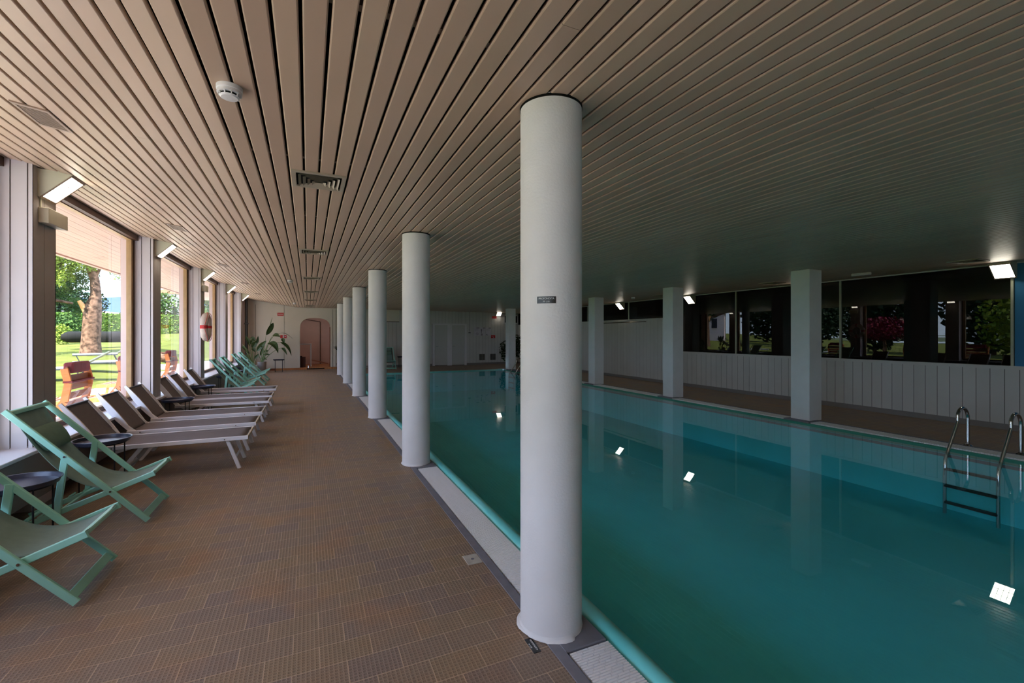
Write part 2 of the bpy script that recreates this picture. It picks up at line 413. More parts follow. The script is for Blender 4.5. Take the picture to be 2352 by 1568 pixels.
while x > WX-0.02:
    X = x-P/2*cs
    brk = sorted([-4.0, 21.88]+[random.uniform(-3, 21) for _ in range(random.choice((2, 3, 3)))])
    for a, b_ in zip(brk, brk[1:]): slat(m, X, zc(X), -math.atan(0.165), a, b_-0.002)
    x -= P*cs
ceil = struct(m.build('ceiling', M_slat), 'ceiling of long beige metal slats with open dark joints')
m = MB(); 
prof = [(-2.7, zc(-2.7)+0.13), (-0.46, ZC+0.13), (XR+0.2, ZC+0.1), (XR+0.2, ZC+0.3), (-2.7, ZC+0.75)]
m.prism(prof, 1, YN-0.2, YF+0.3); m.build('void_backing', M_void, ceil)
m = MB(); y = -3.2
while y < 21.5:
    m.prism([(-2.4, zc(-2.4)+0.02), (-0.46, ZC+0.02), (XR, zc(XR)+0.02), (XR, zc(XR)+0.06), (-0.46, ZC+0.06), (-2.4, zc(-2.4)+0.06)], 1, y, y+0.035)
    y += 1.65
m.build('carrier_rail', mat('carrier_metal', srgb(120, 110, 98), 0.5), ceil)
# unseen roof slab added to block sun and sky, then the overhanging soffit
m = MB(); m.box(-4.25, XR+3.3, YN-2, 30, 3.60, 3.8); rf = struct(m.build('roof', M_void), 'unseen flat roof slab added to keep sun and sky out of the pool hall')
m = MB(); y = YN-2; X = -4.22
while X < -2.55:
    m.box(X, X+0.145, YN-2, 23.5, 3.06, 3.10); X += 0.15
struct(m.build('soffit', M_soffit), 'pale pinkish boarded soffit outside the windows')
m = MB(); m.box(-4.30, -4.22, YN-2, 23.5, 3.03, 3.65); struct(m.build('trim_4', M_soffit), 'fascia board along the roof overhang')

# ------------------------------------------------------------------ left window wall
for i, y0 in enumerate(PIERS):
    y1 = y0+0.40
    b = MB(); b.box(-2.59, PX-0.012, y0+0.012, y1-0.012, 0.0, 3.10)
    o = struct(b.build('wall_left', M_pink), 'pier of the window wall, pink plaster outside, white boards inside')
    b = MB()
    # boards on the face towards the camera and away from it, seams dark
    for ya, yb in ((y0, y0+0.012), (y1-0.012, y1)):
        for xa, xb in ((-2.455, -2.337), (-2.328, -2.226), (-2.217, -2.19)):
            b.box(xa, xb, ya, yb, 0.56, zc(-2.3)+0.01)
    b.build('cladding_board', M_pier, o)
    b = MB()
    for ya, yb in ((y0+0.0095, y0+0.0118), (y1-0.0118, y1-0.0095)): b.box(-2.45, PX-0.005, ya, yb, 0.57, zc(-2.3))
    b.build('seam_backing', mat('groove_grey', srgb(48, 42, 38), 0.9), o)
    b = MB()
    for ya, yb in ((y0+0.0005, y0+0.19), (y0+0.196, y1-0.0005)):
        b.box(PX-0.012, PX, ya, yb, 0.56, zc(PX)+0.005)
    b.build('cladding_board', mat('pier_inner_shade', srgb(168, 160, 156), 0.5, var=0.04), o)  # greyer tone of the room-facing boards stands for their shade
# piece of wall left of the frame and behind the camera
# ledge (continuous sill) and its front
m = MB(); m.bbox(WX-0.03, -2.105, YN, 21.0, 0.53, 0.56, 0.004)
struct(m.build('trim_5', mat('sill_white', srgb(226, 224, 232), 0.35)), 'white window sill ledge running along the window wall')
m = MB(); m.box(-2.145, -2.12, YN, 21.0, 0.135, 0.53); m.box(-2.45, -2.14, YN, 21.0, 0.135, 0.16)
struct(m.build('wall_left', M_ledge), 'grey panel below the window sill')
m = MB(); m.box(-2.45, -2.32, YN, 21.0, 0.0, 0.14)
struct(m.build('baseboard_left', M_brown), 'dark recessed base under the sill panel')
m = MB(); m.box(-2.59, -2.45, YN, YF+0.3, -0.2, 0.55)
struct(m.build('wall_left', M_pink), 'outer parapet below the windows')
bays = [(YN, PIERS[0])]+[(PIERS[i]+0.40, PIERS[i+1]) for i in range(len(PIERS)-1)]+[(PIERS[-1]+0.40, 21.0)]
for i, (a, b_) in enumerate(bays):
    f = MB(); zt = 3.02
    f.box(WX-0.03, WX+0.03, a, a+0.05, 0.60, zt); f.box(WX-0.03, WX+0.03, b_-0.10, b_, 0.60, zt)
    f.box(WX-0.03, WX+0.03, a+0.05, b_-0.10, 0.56, 0.62); f.box(WX-0.03, WX+0.03, a+0.05, b_-0.10, 2.975, zt)
    w = struct(f.build('window_%d' % (i+1), M_tan), 'large fixed window in a tan wooden frame')
    g = MB(); g.add([(WX, a+0.05, 0.61), (WX, b_-0.10, 0.61), (WX, b_-0.10, 2.98), (WX, a+0.05, 2.98)], [(0, 1, 2, 3)])
    g.build('window_pane', M_glass, w)
    h = MB(); h.box(WX+0.03, WX+0.09, a+0.02, b_, 2.985, 3.09); h.box(WX+0.002, WX+0.045, b_-0.03, b_-0.001, 0.60, 2.98); h.box(WX+0.03, WX+0.045, a+0.02, b_-0.03, 0.56, 0.605)
    h.build('window_head', M_brown, w)
m = MB(); m.box(-2.59, WX-0.02, YN-2, 23.5, 3.03, 3.6); m.box(-2.75, -2.15, YN, YF, 3.12, 3.4)
struct(m.build('wall_left', M_soffit), 'lintel above the windows')

# ------------------------------------------------------------------ far wall (with arch), right wall, near wall
def plank_x(b, x0, x1, y, z0, z1, pitch=0.172, th=0.012, off=0.0):
    x = x0-off
    while x < x1:
        a = max(x, x0); c = min(x+pitch-0.007, x1)
        if c > a: b.box(a, c, y-th, y, z0, z1)
        x += pitch
def plank_y(b, y0, y1, x, z0, z1, pitch=0.172, th=0.012, off=0.0):
    y = y0-off
    while y < y1:
        a = max(y, y0); c = min(y+pitch-0.007, y1)
        if c > a: b.box(x, x+th, a, c, z0, z1)
        y += pitch
AX0, AX1, AZ0, AZ1 = -0.32, 0.93, 0.10, 2.30
YA = 21.98
arch = [(AX0, 0.06)]
rc = 0.42
arch += [(AX0, AZ1-0.48)]
for i in range(1, 12): 
    t = PI-PI*i/12
    cx = (AX0+AX1)/2
    ex = math.copysign(abs(math.cos(t))**0.75, math.cos(t)); ez = abs(math.sin(t))**0.75
    arch.append((cx+(AX1-AX0)/2*ex, AZ1-0.48+0.48*ez))
arch += [(AX1, AZ1-0.48), (AX1, 0.06)]
m = MB(); n = len(arch)
# plaster wall around the arch as strips
outer = []
cxm = (AX0+AX1)/2
for (x, z) in arch:
    outer.append((x, z))
def wallstrip(b, y):
    vs = []; fs = []
    top = 3.2
    for x, z in arch: vs += [(x, y, z), (x, y, top)]
    for i in range(n-1): fs.append((2*i, 2*i+2, 2*i+3, 2*i+1))
    b.add(vs, fs)
wallstrip(m, YA)
m.add([(-2.6, YA, 0), (AX0, YA, 0), (AX0, YA, 3.2), (-2.6, YA, 3.2)], [(0, 1, 2, 3)])
m.add([(AX1, YA, 0), (1.24, YA, 0), (1.24, YA, 3.2), (AX1, YA, 3.2)], [(0, 1, 2, 3)])
m.add([(AX0, YA, 0), (AX1, YA, 0), (AX1, YA, 0.06), (AX0, YA, 0.06)], [(0, 1, 2, 3)])
vs = []; fs = []
for x, z in arch: vs += [(x, YA, z), (x, YA+0.25, z)]
for i in range(n-1): fs.append((2*i, 2*i+2, 2*i+3, 2*i+1))
m.add(vs, fs)
wb = struct(m.build('wall_back', M_plaster), 'cream plaster end wall with an arched opening')
m = MB()
for xx in (-0.945, -2.03): m.box(xx-0.006, xx+0.006, YA-0.012, YA, 0.06, 2.84)
m.build('cover_strip', mat('strip_grey', srgb(140, 132, 118), 0.6), wb)
m = MB()
for xx in (1.02, 1.16): m.box(xx-0.008, xx+0.008, YA-0.015, YA, 0.0, 2.7)
m.build('door_seam', mat('strip_grey', srgb(140, 132, 118), 0.6), wb)
m = MB(); m.box(-1.9, AX0-0.01, YA-0.02, YA, 0, 0.085); struct(m.build('baseboard_back', M_redbrown), 'reddish wooden skirting under the cream end wall')
# alcove behind the arch
M_alc = mat('alcove_plaster', srgb(220, 192, 184), 0.75, var=0.06, vscale=3)
m = MB(); m.box(-1.3, 1.7, 24.6, 24.7, 0, 2.9); m.box(-1.4, -1.3, YA+0.26, 24.7, 0, 2.9); m.box(1.6, 1.7, YA+0.26, 24.7, 0, 2.9); m.box(-1.4, 1.7, YA+0.26, 24.7, 2.6, 2.7)
struct(m.build('wall_back', M_alc), 'salmon plaster walls of the room behind the arch')
M_deck = mat('deck_boards', srgb(192, 128, 78), 0.5, var=0.1, island=0.12)
m = MB(); x = -1.3
while x < 1.6: m.box(x, x+0.09, YA-0.06, 24.6, 0.0, 0.085); x += 0.094
fd = struct(m.build('floor', M_deck), 'orange wooden floor of the room behind the arch')
m = MB(); m.box(-0.05, 0.68, YA-0.065, YA-0.061, 0.01, 0.055); m.build('step_slot', M_dark, fd)
m = MB(); m.box(0.545, 0.575, 24.55, 24.6, 0.085, 2.2); m.bar((-1.3, 24.57, 2.5), (0.56, 24.57, 2.2), 0.03, 0.03)
struct(m.build('trim_6', M_brown), 'dark brown batten on the salmon wall')
m = MB(); m.box(AX1-0.03, AX1-0.003, YA+0.02, YA+0.24, 0.085, 1.9)
struct(m.build('trim_7', M_redbrown), 'reddish jamb lining inside the arch')
r_ = root('handrail', (0.12, 22.75, 0.085), 'white square-section handrail frame inside the arched doorway', 'handrail')
b = MB(); b.bbox(-0.03, 0.03, -0.03, 0.03, 0, 1.03); b.build('post', M_potw, r_)
b = MB(); b.bbox(-0.9, 0.03, -0.03, 0.03, 1.0, 1.06); b.build('rail', M_potw, r_)
b = MB(); b.bar((0.03, 0.0, 0.3), (0.75, 0.9, 0.06), 0.03, 0.05); b.build('brace', mat('salmon_trim', srgb(190, 140, 120), 0.6), r_)
r_ = root('bin', (-0.22, 22.45, 0.085), 'dark brown waste bin inside the arched doorway', 'bin')
b = MB(); b.bbox(-0.14, 0.12, -0.13, 0.13, 0, 0.46, 0.01); b.build('bin_body', mat('bin_brown', srgb(74, 36, 32), 0.5), r_)
b = MB(); b.bbox(-0.13, -0.02, -0.12, 0.12, 0.46, 0.50, 0.008); b.build('lid', mat('bin_lid', srgb(60, 26, 24), 0.5), r_)

# far planked wall right of the arch wall
m = MB(); DZ = 2.03
DOORS = [(5.74, 6.38), (6.62, 7.28)]
segs = [(1.24, 3.0), (4.0, 5.60), (7.40, 9.49), (10.31, XR)]
for a, b_ in segs: plank_x(m, a, b_, YF, 0.10, 2.79)
plank_x(m, 3.0, 4.0, YF, 0.10, 2.15)
plank_x(m, 5.60, 7.40, YF, DZ+0.07, 2.79); plank_x(m, 9.49, 10.31, YF, 0.10, 2.14); plank_x(m, 9.49, 10.31, YF, 2.60, 2.79)
wf = struct(m.build('wall_far', M_plank), 'white vertical plank wall at the far end of the pool')
m = MB(); m.box(1.24, XR, YF-0.001, YF+0.12, 0, 3.0); m.build('plank_backing', mat('groove_grey', srgb(48, 42, 38), 0.9), wf)
m = MB(); m.box(3.0, 4.0, YF-0.008, YF, 2.18, 2.79); m.build('cover_panel', M_plaster, wf)
m = MB(); m.box(1.24, 5.60, YF-0.025, YF, 0, 0.09); m.box(7.40, XR, YF-0.025, YF, 0, 0.09); struct(m.build('baseboard_far', M_ledge), 'grey skirting of the far wall')
for i, (a, b_) in enumerate(DOORS):
    f = MB(); f.bbox(a-0.12, a, YF-0.03, YF+0.01, 0, DZ+0.08, 0.004); f.bbox(b_, b_+0.12, YF-0.03, YF+0.01, 0, DZ+0.08, 0.004); f.bbox(a, b_, YF-0.03, YF+0.01, DZ, DZ+0.08, 0.004)
    d = struct(f.build('door_%d' % (i+1), M_white), 'white interior door, %s of two in the far wall' % ('left' if i == 0 else 'right'))
    f = MB(); f.box(a, b_, YF-0.006, YF+0.004, 0.02, DZ); f.build('door_leaf', mat('door_white', srgb(196, 196, 192), 0.5), d)
    f = MB(); f.tube([(a+0.05, YF-0.01, 0.97), (a+0.05, YF-0.05, 0.97), (a+0.16, YF-0.05, 0.97)], 0.009); f.build('door_handle', M_chrome, d)
f = MB(); f.box(9.49, 10.31, YF-0.03, YF+0.01, 2.55, 2.60); f.box(9.49, 10.31, YF-0.03, YF+0.01, 2.14, 2.19); f.box(9.45, 9.52, YF-0.03, YF+0.01, 2.14, 2.60); f.box(10.24, 10.31, YF-0.03, YF+0.01, 2.14, 2.60)
w = struct(f.build('window_20', M_white), 'small high window in the far wall, partly behind a pillar')
f = MB(); f.box(9.52, 10.24, YF-0.008, YF-0.004, 2.19, 2.55); f.build('window_pane', mat('black_glass', (0.005, 0.005, 0.005, 1), 0.03), w)

# right wall
BB = 0.095
m = MB(); SPL = 10.62
plank_y(m, YN, SPL, XR, BB, 0.985, off=0.172-((3.166-YN) % 0.172)); plank_y(m, SPL, YF, XR, BB, 2.05)
wr = struct(m.build('wall_right', M_plank), 'white vertical plank wall along the right side of the pool')
m = MB(); m.box(XR+0.004, XR+0.10, YN, SPL, 0, 0.99); m.box(XR+0.004, XR+0.10, SPL, YF, 0, 2.06); m.build('plank_backing', mat('groove_grey', srgb(48, 42, 38), 0.9), wr)
m = MB(); m.box(XR+0.02, XR+0.1, YN, 3.225, 1.04, 2.72); m.build('painted_panel', M_blue, wr)
m = MB(); m.box(XR-0.015, XR+0.12, YN, SPL, 0.985, 1.04); m.box(XR-0.012, XR+0.12, SPL, YF, 2.045, 2.085); m.box(XR-0.01, XR+0.1, SPL-0.05, SPL+0.02, 1.04, 2.06)
struct(m.build('trim_8', M_plank), 'white sill board on the right wall')
m = MB(); m.box(XR-0.012, XR+0.05, YN, YF, 0, BB); struct(m.build('baseboard_right', M_ledge), 'grey skirting of the right wall')
m = MB(); m.box(XR-0.01, XR+0.06, YN, YF, 2.69, 2.76); struct(m.build('trim_9', M_plank), 'thin white trim between right windows and ceiling')
mul = [3.25, 5.818, 8.386, 10.60]; mul2 = [10.62, 12.76, 15.32, 17.9, 20.4, YF-0.03]
k = 8
for ms, z0 in ((mul, 1.04), (mul2, 2.085)):
    for a, b_ in zip(ms, ms[1:]):
        k += 1
        f = MB(); f.box(XR+0.0, XR+0.04, a-0.016, a+0.016, z0, 2.70)
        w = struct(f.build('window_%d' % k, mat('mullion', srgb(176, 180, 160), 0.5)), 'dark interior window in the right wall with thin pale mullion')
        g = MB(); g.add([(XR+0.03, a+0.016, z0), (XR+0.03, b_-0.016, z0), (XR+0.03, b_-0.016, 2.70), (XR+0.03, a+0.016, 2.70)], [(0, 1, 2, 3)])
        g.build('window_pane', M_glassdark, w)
# unlit room behind the right windows
m = MB(); D = 3.0
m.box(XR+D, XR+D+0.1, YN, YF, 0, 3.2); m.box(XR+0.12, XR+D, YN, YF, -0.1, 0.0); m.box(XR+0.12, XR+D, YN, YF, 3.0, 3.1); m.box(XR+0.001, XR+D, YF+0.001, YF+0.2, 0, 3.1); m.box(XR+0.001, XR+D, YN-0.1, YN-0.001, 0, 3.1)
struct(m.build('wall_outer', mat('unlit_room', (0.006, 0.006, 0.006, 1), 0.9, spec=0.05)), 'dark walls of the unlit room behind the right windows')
m = MB(); m.box(-2.59, XR+D, YN-0.15, YN, -0.1, 3.6); struct(m.build('wall_near', M_plaster), 'plain wall behind the camera')
m = MB(); m.box(-2.59, -1.45, YA+0.25, YA+0.35, 0, 3.6); m.box(-1.45, XR+D, YA+2.8, YA+2.9, 0, 3.6); m.box(1.72, 1.8, YA+0.2, YA+2.8, 0, 3.6); m.box(-1.5, -1.42, YA+0.3, YA+2.8, 0, 3.6)  # boxes added outside the end wall to keep light out
m.box(-2.59, -2.44, 21.0, YA+0.3, 0, 3.1)
struct(m.build('wall_outer', M_pink), 'unseen outer shell added around the end wall to stop light leaks')
m = MB(); m.tube([(-2.30, 21.3, 0), (-2.30, 21.3, 3.0)], 0.05, 12); m.box(-2.38, -2.22, 21.24, 21.36, 1.98, 2.02)
struct(m.build('trim_10', mat('dark_pipe', srgb(44, 40, 38), 0.5)), 'dark vertical downpipe in the corner by the last window')

# ------------------------------------------------------------------ columns and pillars
cname = ['nearest and largest white round column, carrying the small black plaque', 'second white round column from the front beside the pool',
         'third white round column from the front beside the pool', 'fourth white round column from the front beside the pool',
         'fifth white round column, narrow, near the far end', 'farthest white round column, mostly hidden behind the fifth']
R = 0.1638
for i, y in enumerate(COLS):
    r_ = root('column', (1.186, y, 0), cname[i], 'column', 'white round columns along the pool')
    b = MB(); b.lathe([(R, 0.0), (R, 1.0), (R, 2.0), (R, 2.755)], seg=64); b.build('shaft', M_col, r_, smooth=True)
    rnd = random.Random(i)
    n = 64; vs = []; fs = []
    for k in range(n):
        a = 2*PI*k/n; q = 0.013+0.006*math.sin(3*a+i)+0.004*rnd.random()+0.002*math.sin(11*a)
        if math.cos(a) > 0.2: q *= 0.35
        for rr, z in ((R+q, 0.0085), (R+q*0.8, 0.012), (R+q*0.25, 0.018), (R+0.0005, 0.03)): vs.append((rr*math.cos(a), rr*math.sin(a), z))
    for k in range(n):
        for j in range(3): fs.append((k*4+j, ((k+1) % n)*4+j, ((k+1) % n)*4+j+1, k*4+j+1))
    b = MB(); b.add(vs, fs); b.build('plaster_collar', M_col, r_, smooth=True)
    b = MB(); b.lathe([(R+0.003, 2.738), (R+0.003, 2.752)], seg=64); b.build('shadow_joint', M_dark, r_)
pn = {2: 'nearest white square pillar on the right side of the pool', 3: 'second white square pillar on the right side of the pool',
      4: 'third white square pillar, just right of the nearest round column', 5: 'square pillar on the right hidden behind the nearest round column', 6: 'farthest slim white pillar, in front of the small high window'}
for k, y in enumerate(PILY):
    if k < 2: continue
    b = MB(); b.bbox(8.144, 8.489, y, y+0.345, -0.01, 2.722, 0.006)
    tag(b.build('square_pillar', M_col), pn[k], 'pillar', 'white square pillars along the pool')
# plaque with the water depth
pa = math.atan2(-2.104, -1.186)-math.radians(8)
def onshaft(b, rad, z0):
    vs = []
    for (x, y, z) in b.v:
        a = pa+x/R
        vs.append((1.186+(rad+z)*math.cos(a), COLS[0]+(rad+z)*math.sin(a), z0+y))
    b.v = vs; return b
b = MB()
b.grid(lambda u, v: (-0.048+0.096*u, -0.0175+0.035*v, 0.0), 12, 2)
b.grid(lambda u, v: (-0.048+0.096*u, -0.0175+0.035*v, 0.0018), 12, 2)
onshaft(b, R+0.0008, 1.718); pl = b.build('depth_plaque', M_signblack); tag(pl, 'small black depth plaque reading PROFONDITA M 1.10 on the nearest column', 'sign')
t = text_mesh('PROFONDITA', 0.0125); t.v = [(x, y+0.0065, z) for x, y, z in t.v]; t2 = text_mesh('M 1,10', 0.0115); t2.v = [(x, y-0.0085, z) for x, y, z in t2.v]
t.add(t2.v, t2.f); onshaft(t, R+0.0032, 1.718); t.build('lettering', M_text, pl)
# small depth marker set in the floor and white skimmer plate
r_ = root('floor_marker', (1.016, 1.987, 0.0), 'small black lettered depth marker set into the floor at the foot of the nearest column', 'sign', rz=0.0)
b = MB(); b.bbox(-0.020, 0.020, -0.055, 0.055, 0.0, 0.002, 0.0008); b.build('marker_plate', M_signblack, r_)
t = text_mesh('PROFONDITA', 0.013); t2 = text_mesh('M 1,10', 0.012); t2.v = [(x, y-0.014, z) for x, y, z in t2.v]; t.v = [(x, y+0.006, z) for x, y, z in t.v]; t.add(t2.v, t2.f)
t.xf(Matrix.Translation((0, 0, 0.003)) @ Matrix.Rotation(-PI/2, 4, 'Z')); t.build('lettering', M_text, r_)
b = MB(); b.bbox(0.978, 1.08, 2.855, 2.985, 0.0, 0.004, 0.001); o = b.build('floor_drain', mat('drain_plate', srgb(196, 192, 184), 0.4, var=0.25, vscale=14)); tag(o, 'worn white square drain plate in the brown tiles by the gutter', 'drain')
b = MB(); b.lathe([(0.001, 0.0045), (0.012, 0.0045), (0.012, 0.003)], 1.03, 2.92, 16); b.build('drain_hole', M_border, o)

# ------------------------------------------------------------------ lamps
def wall_lamp(loc, rz, label, grp):
    """local: wall is the plane x=0, lamp projects to +x, width along y 0..0.25, z measured from the ceiling line"""
    r = root('wall_lamp', loc, label, 'wall lamp', grp, rz)
    b = MB(); A = (0.0, 0.0); B = (0.245, -0.012); C = (0.0, -0.245)
    b.prism([A, B, (0.235, -0.028), (0.012, -0.252), C], 1, 0.0, 0.26); b.build('housing', M_lampbody, r)
    d = Vector((0.235-0.012, 0, -0.028+0.252)); L = d.length; d.normalize(); nrm = Vector((d.z, 0, -d.x))
    o0 = Vector((0.012, 0, -0.252))
    def pt(s_, y, h): return o0+d*s_+Vector((0, y, 0))+nrm*h
    def slab(b, s0, s1, y0, y1, h0, h1):
        vs = [pt(s_, y, h) for h in (h0, h1) for y in (y0, y1) for s_ in (s0, s1)]
        b.add(vs, [(0, 2, 3, 1), (4, 5, 7, 6), (0, 1, 5, 4), (2, 6, 7, 3), (0, 4, 6, 2), (1, 3, 7, 5)])
    b = MB(); w = 0.02
    slab(b, 0, w, 0, 0.26, 0.0, 0.008); slab(b, L-w, L, 0, 0.26, 0.0, 0.008); slab(b, w, L-w, 0, w*0.7, 0.0, 0.008); slab(b, w, L-w, 0.26-w*0.7, 0.26, 0.0, 0.008)
    b.build('lamp_frame', M_lampframe, r)
    b = MB(); slab(b, w, L-w, w*0.7, 0.26-w*0.7, 0.0006, 0.003); b.build('diffuser', M_lamp, r)
    b = MB()
    for t in (1/3, 2/3): slab(b, w+(L-2*w)*t-0.0022, w+(L-2*w)*t+0.0022, w*0.7, 0.26-w*0.7, 0.003, 0.006)
    for t in (0.26, 0.52, 0.78): slab(b, w, L-w, w*0.7+(0.26-1.4*w)*t-0.0018, w*0.7+(0.26-1.4*w)*t+0.0018, 0.003, 0.006)
    b.build('lamp_grid', M_lampframe, r)
    return r
L1 = wall_lamp((PX, 5.38, 3.025), 0, 'lit slanted wall lamp on the first pier, largest at the left edge', 'lamps on the window piers')
order = ['second', 'third', 'fourth', 'fifth, farthest']
for i, y in enumerate((8.73, 12.12, 15.44, 18.72)):
    dup(L1, (PX, y, 3.025), 'lit slanted wall lamp on the %s window pier' % order[i])
dup(L1, (PX, 2.13, 3.025), 'lit slanted wall lamp on the pier left of the picture'); dup(L1, (PX, -1.17, 3.025), 'lit slanted wall lamp on the pier behind the camera')
L2 = dup(L1, (XR, 3.45, 2.71), 'lit slanted lamp above the blue panel at the right end of the right windows', PI); L2['group'] = 'lamps on the right wall'
for y, lb in ((6.75, 'lamp on the right wall hidden behind the nearest square pillar'), (9.99, 'lit slanted lamp on the right wall, right of the second square pillar'), (13.22, 'lit slanted lamp on the right wall between second and third square pillars'), (16.5, 'lit lamp on the right wall hidden behind the nearest round column'), (0.1, 'lit lamp on the right wall beyond the right picture edge')):
    c = dup(L2, (XR, y, 2.71), lb, PI)
c = dup(L1, (9.30, YF-0.012, 2.78), 'lit slanted lamp high on the far plank wall beside the small high window', -PI/2); c['group'] = 'lamps on the far wall'
c.location = (9.02, YF-0.012, 2.78)
r_ = root('junction_box', (PX, 5.385, 2.615), 'small beige box with dusty face below the lamp on the first pier', 'box')
b = MB(); b.bbox(0, 0.075, 0, 0.35, -0.068, 0.068, 0.004); b.build('box_body', mat('box_beige', srgb(196, 186, 164), 0.5, var=0.1, vscale=9), r_)
b = MB(); b.bar((0.006, 0.03, 0.068), (0.006, 0.03, 0.17), 0.012, 0.012, (1, 0, 0)); b.build('conduit', M_lampbody, r_)
c = dup(r_, (PX, 12.13, 2.60), 'small beige box below the lamp on the third pier, above the life ring')

# ------------------------------------------------------------------ ceiling fittings
def diffuser(x, y, lab, grp):
    r = root('ceiling_vent', (x, y, zc(x)), lab, 'vent', grp)
    b = MB(); h = 0.19
    def frame(b, a, c, z0, z1):
        b.box(-a, a, -a, -c, z0, z1); b.box(-a, a, c, a, z0, z1); b.box(-a, -c, -c, c, z0, z1); b.box(c, a, -c, c, z0, z1)
    frame(b, h, h-0.03, -0.012, 0.0); b.build('vent_frame', mat('vent_metal', srgb(182, 172, 154), 0.4, 0.3), r)
    b = MB()
    for j in range(4):
        a = 0.145-0.032*j
        vs = []
        for (s_, z) in ((a, -0.020-0.003*j), (a-0.020, -0.001-0.003*j)):
            vs += [(-s_, -s_, z), (s_, -s_, z), (s_, s_, z), (-s_, s_, z)]
        b.add(vs, [(k_, (k_+1) % 4, 4+(k_+1) % 4, 4+k_) for k_ in range(4)])
    b.build('louvre', mat('vent_metal', srgb(182, 172, 154), 0.4, 0.3), r)
    b = MB(); b.box(-h+0.03, h-0.03, -h+0.03, h-0.03, -0.002, -0.0005); b.build('vent_throat', M_dark, r)
    return r
v0 = diffuser(0.078, 3.82, 'square louvred ceiling vent nearest the camera, left of centre', 'square vents over the walkway')
for i, y in enumerate((7.12, 10.43, 13.72, 17.02, 20.3)):
    dup(v0, (0.078, y, ZC), 'square louvred ceiling vent over the walkway, %s from the camera' % ['second', 'third', 'fourth', 'fifth', 'sixth and last'][i])
for i, (y, lb) in enumerate(((3.47, 'square ceiling vent near the blue panel on the right'), (6.75, 'square ceiling vent just left of the nearest square pillar'), (10.2, 'square ceiling vent just left of the second square pillar'))):
    c = dup(v0, (9.48, y, zc(9.48)), lb); c['group'] = 'square vents by the right wall'
def lin_vent(y, lab):
    r = root('ceiling_grille', (-1.53, y, zc(-1.53)), lab, 'vent', 'long grilles beside the window piers'); r.rotation_euler = (0, math.atan(0.165), 0)
    b = MB(); b.box(-0.09, 0.09, -0.165, -0.14, -0.008, 0); b.box(-0.09, 0.09, 0.14, 0.165, -0.008, 0); b.box(-0.09, -0.072, -0.14, 0.14, -0.008, 0); b.box(0.072, 0.09, -0.14, 0.14, -0.008, 0)
    b.build('grille_frame', mat('grille_metal', srgb(158, 136, 122), 0.4, 0.2), r)
    b = MB()
    for j in range(13): b.box(-0.072, 0.072, -0.133+j*0.0215, -0.124+j*0.0215, -0.006, -0.001)
    b.build('grille_blade', mat('grille_metal', srgb(158, 136, 122), 0.4, 0.2), r)
    b = MB(); b.box(-0.072, 0.072, -0.14, 0.14, -0.0008, -0.0002); b.build('grille_back', M_dark, r)
    return r
g0 = lin_vent(3.83, 'slatted rectangular ceiling grille at the left edge above the first pier')
for y, lb in ((7.06, 'second'), (10.45, 'third'), (13.87, 'fourth'), (17.3, 'fifth')):
    c = dup(g0, (-1.53, y, zc(-1.53)), 'slatted rectangular ceiling grille, %s from the camera on the window side' % lb); c.rotation_euler = g0.rotation_euler
sd = root('smoke_detector', (-0.348, 2.56, ZC), 'round white smoke detector nearest the camera at upper left', 'smoke detector', 'smoke detectors')
b = MB(); b.lathe([(0.056, 0.0), (0.056, -0.018), (0.053, -0.021)], seg=36); b.build('detector_base', M_potw, sd, smooth=True)
b = MB(); b.lathe([(0.052, -0.021), (0.054, -0.034), (0.048, -0.036)], seg=36); b.lathe([(0.044, -0.047), (0.036, -0.054), (0.012, -0.056), (0.001, -0.056)], seg=36)
for k in range(10):
    a = 2*PI*k/10; b.bar((0.047*math.cos(a), 0.047*math.sin(a), -0.034), (0.043*math.cos(a), 0.043*math.sin(a), -0.049), 0.005, 0.005)
b.build('detector_head', M_potw, sd)
b = MB(); b.lathe([(0.038, -0.034), (0.036, -0.05)], seg=24); b.build('sensor_core', M_dark, sd)
for loc, lb in (((-0.36, 11.03, ZC), 'white smoke detector above the walkway, left of the third ceiling vent'), ((-0.46, 18.76, ZC), 'farthest white smoke detector near the cream end wall'), ((9.2, 11.14, zc(9.2)), 'white smoke detector near the right wall between two lit lamps')):
    dup(sd, loc, lb)
r_ = root('emergency_light', (9.49, 4.975, zc(9.49)), 'white rectangular emergency light on the ceiling near the right windows', 'emergency light')
b = MB(); b.bbox(-0.045, 0.045, -0.15, 0.15, -0.05, 0, 0.008); b.build('light_cover', M_potw, r_)
c = dup(r_, (9.49, 15.6, zc(9.49)), 'white emergency light on the ceiling just left of the third square pillar')

# ------------------------------------------------------------------ life ring
lr = root('life_ring', (PX, 12.15, 1.72), 'white life ring with red bands hanging on the third window pier', 'life ring')
def torus(b, Rr, r, a0, a1, n, seg=14):
    pts = [(0.085, Rr*math.cos(a0+(a1-a0)*i/n), Rr*math.sin(a0+(a1-a0)*i/n)) for i in range(n+1)]
    b.tube(pts, r, seg)
b = MB(); pts = [(0.085, 0.25*math.cos(2*PI*i/48), 0.25*math.sin(2*PI*i/48)) for i in range(48)]; b.tube(pts, 0.072, 14, True); b.build('ring', M_ring, lr, smooth=True)
for k in range(4): b = MB(); torus(b, 0.25, 0.0735, k*PI/2-0.13, k*PI/2+0.13, 5); b.build('red_band', M_red, lr, smooth=True)
b = MB(); pts = []
for i in range(65):
    a = 2*PI*i/64; rr = 0.325+0.02*abs(math.sin(2*a)); pts.append((0.10+0.05*abs(math.sin(2*a)), rr*math.cos(a), rr*math.sin(a)))
b.tube(pts[:-1], 0.006, 6, True); b.build('rope', mat('rope_red', srgb(190, 90, 84), 0.8), lr)
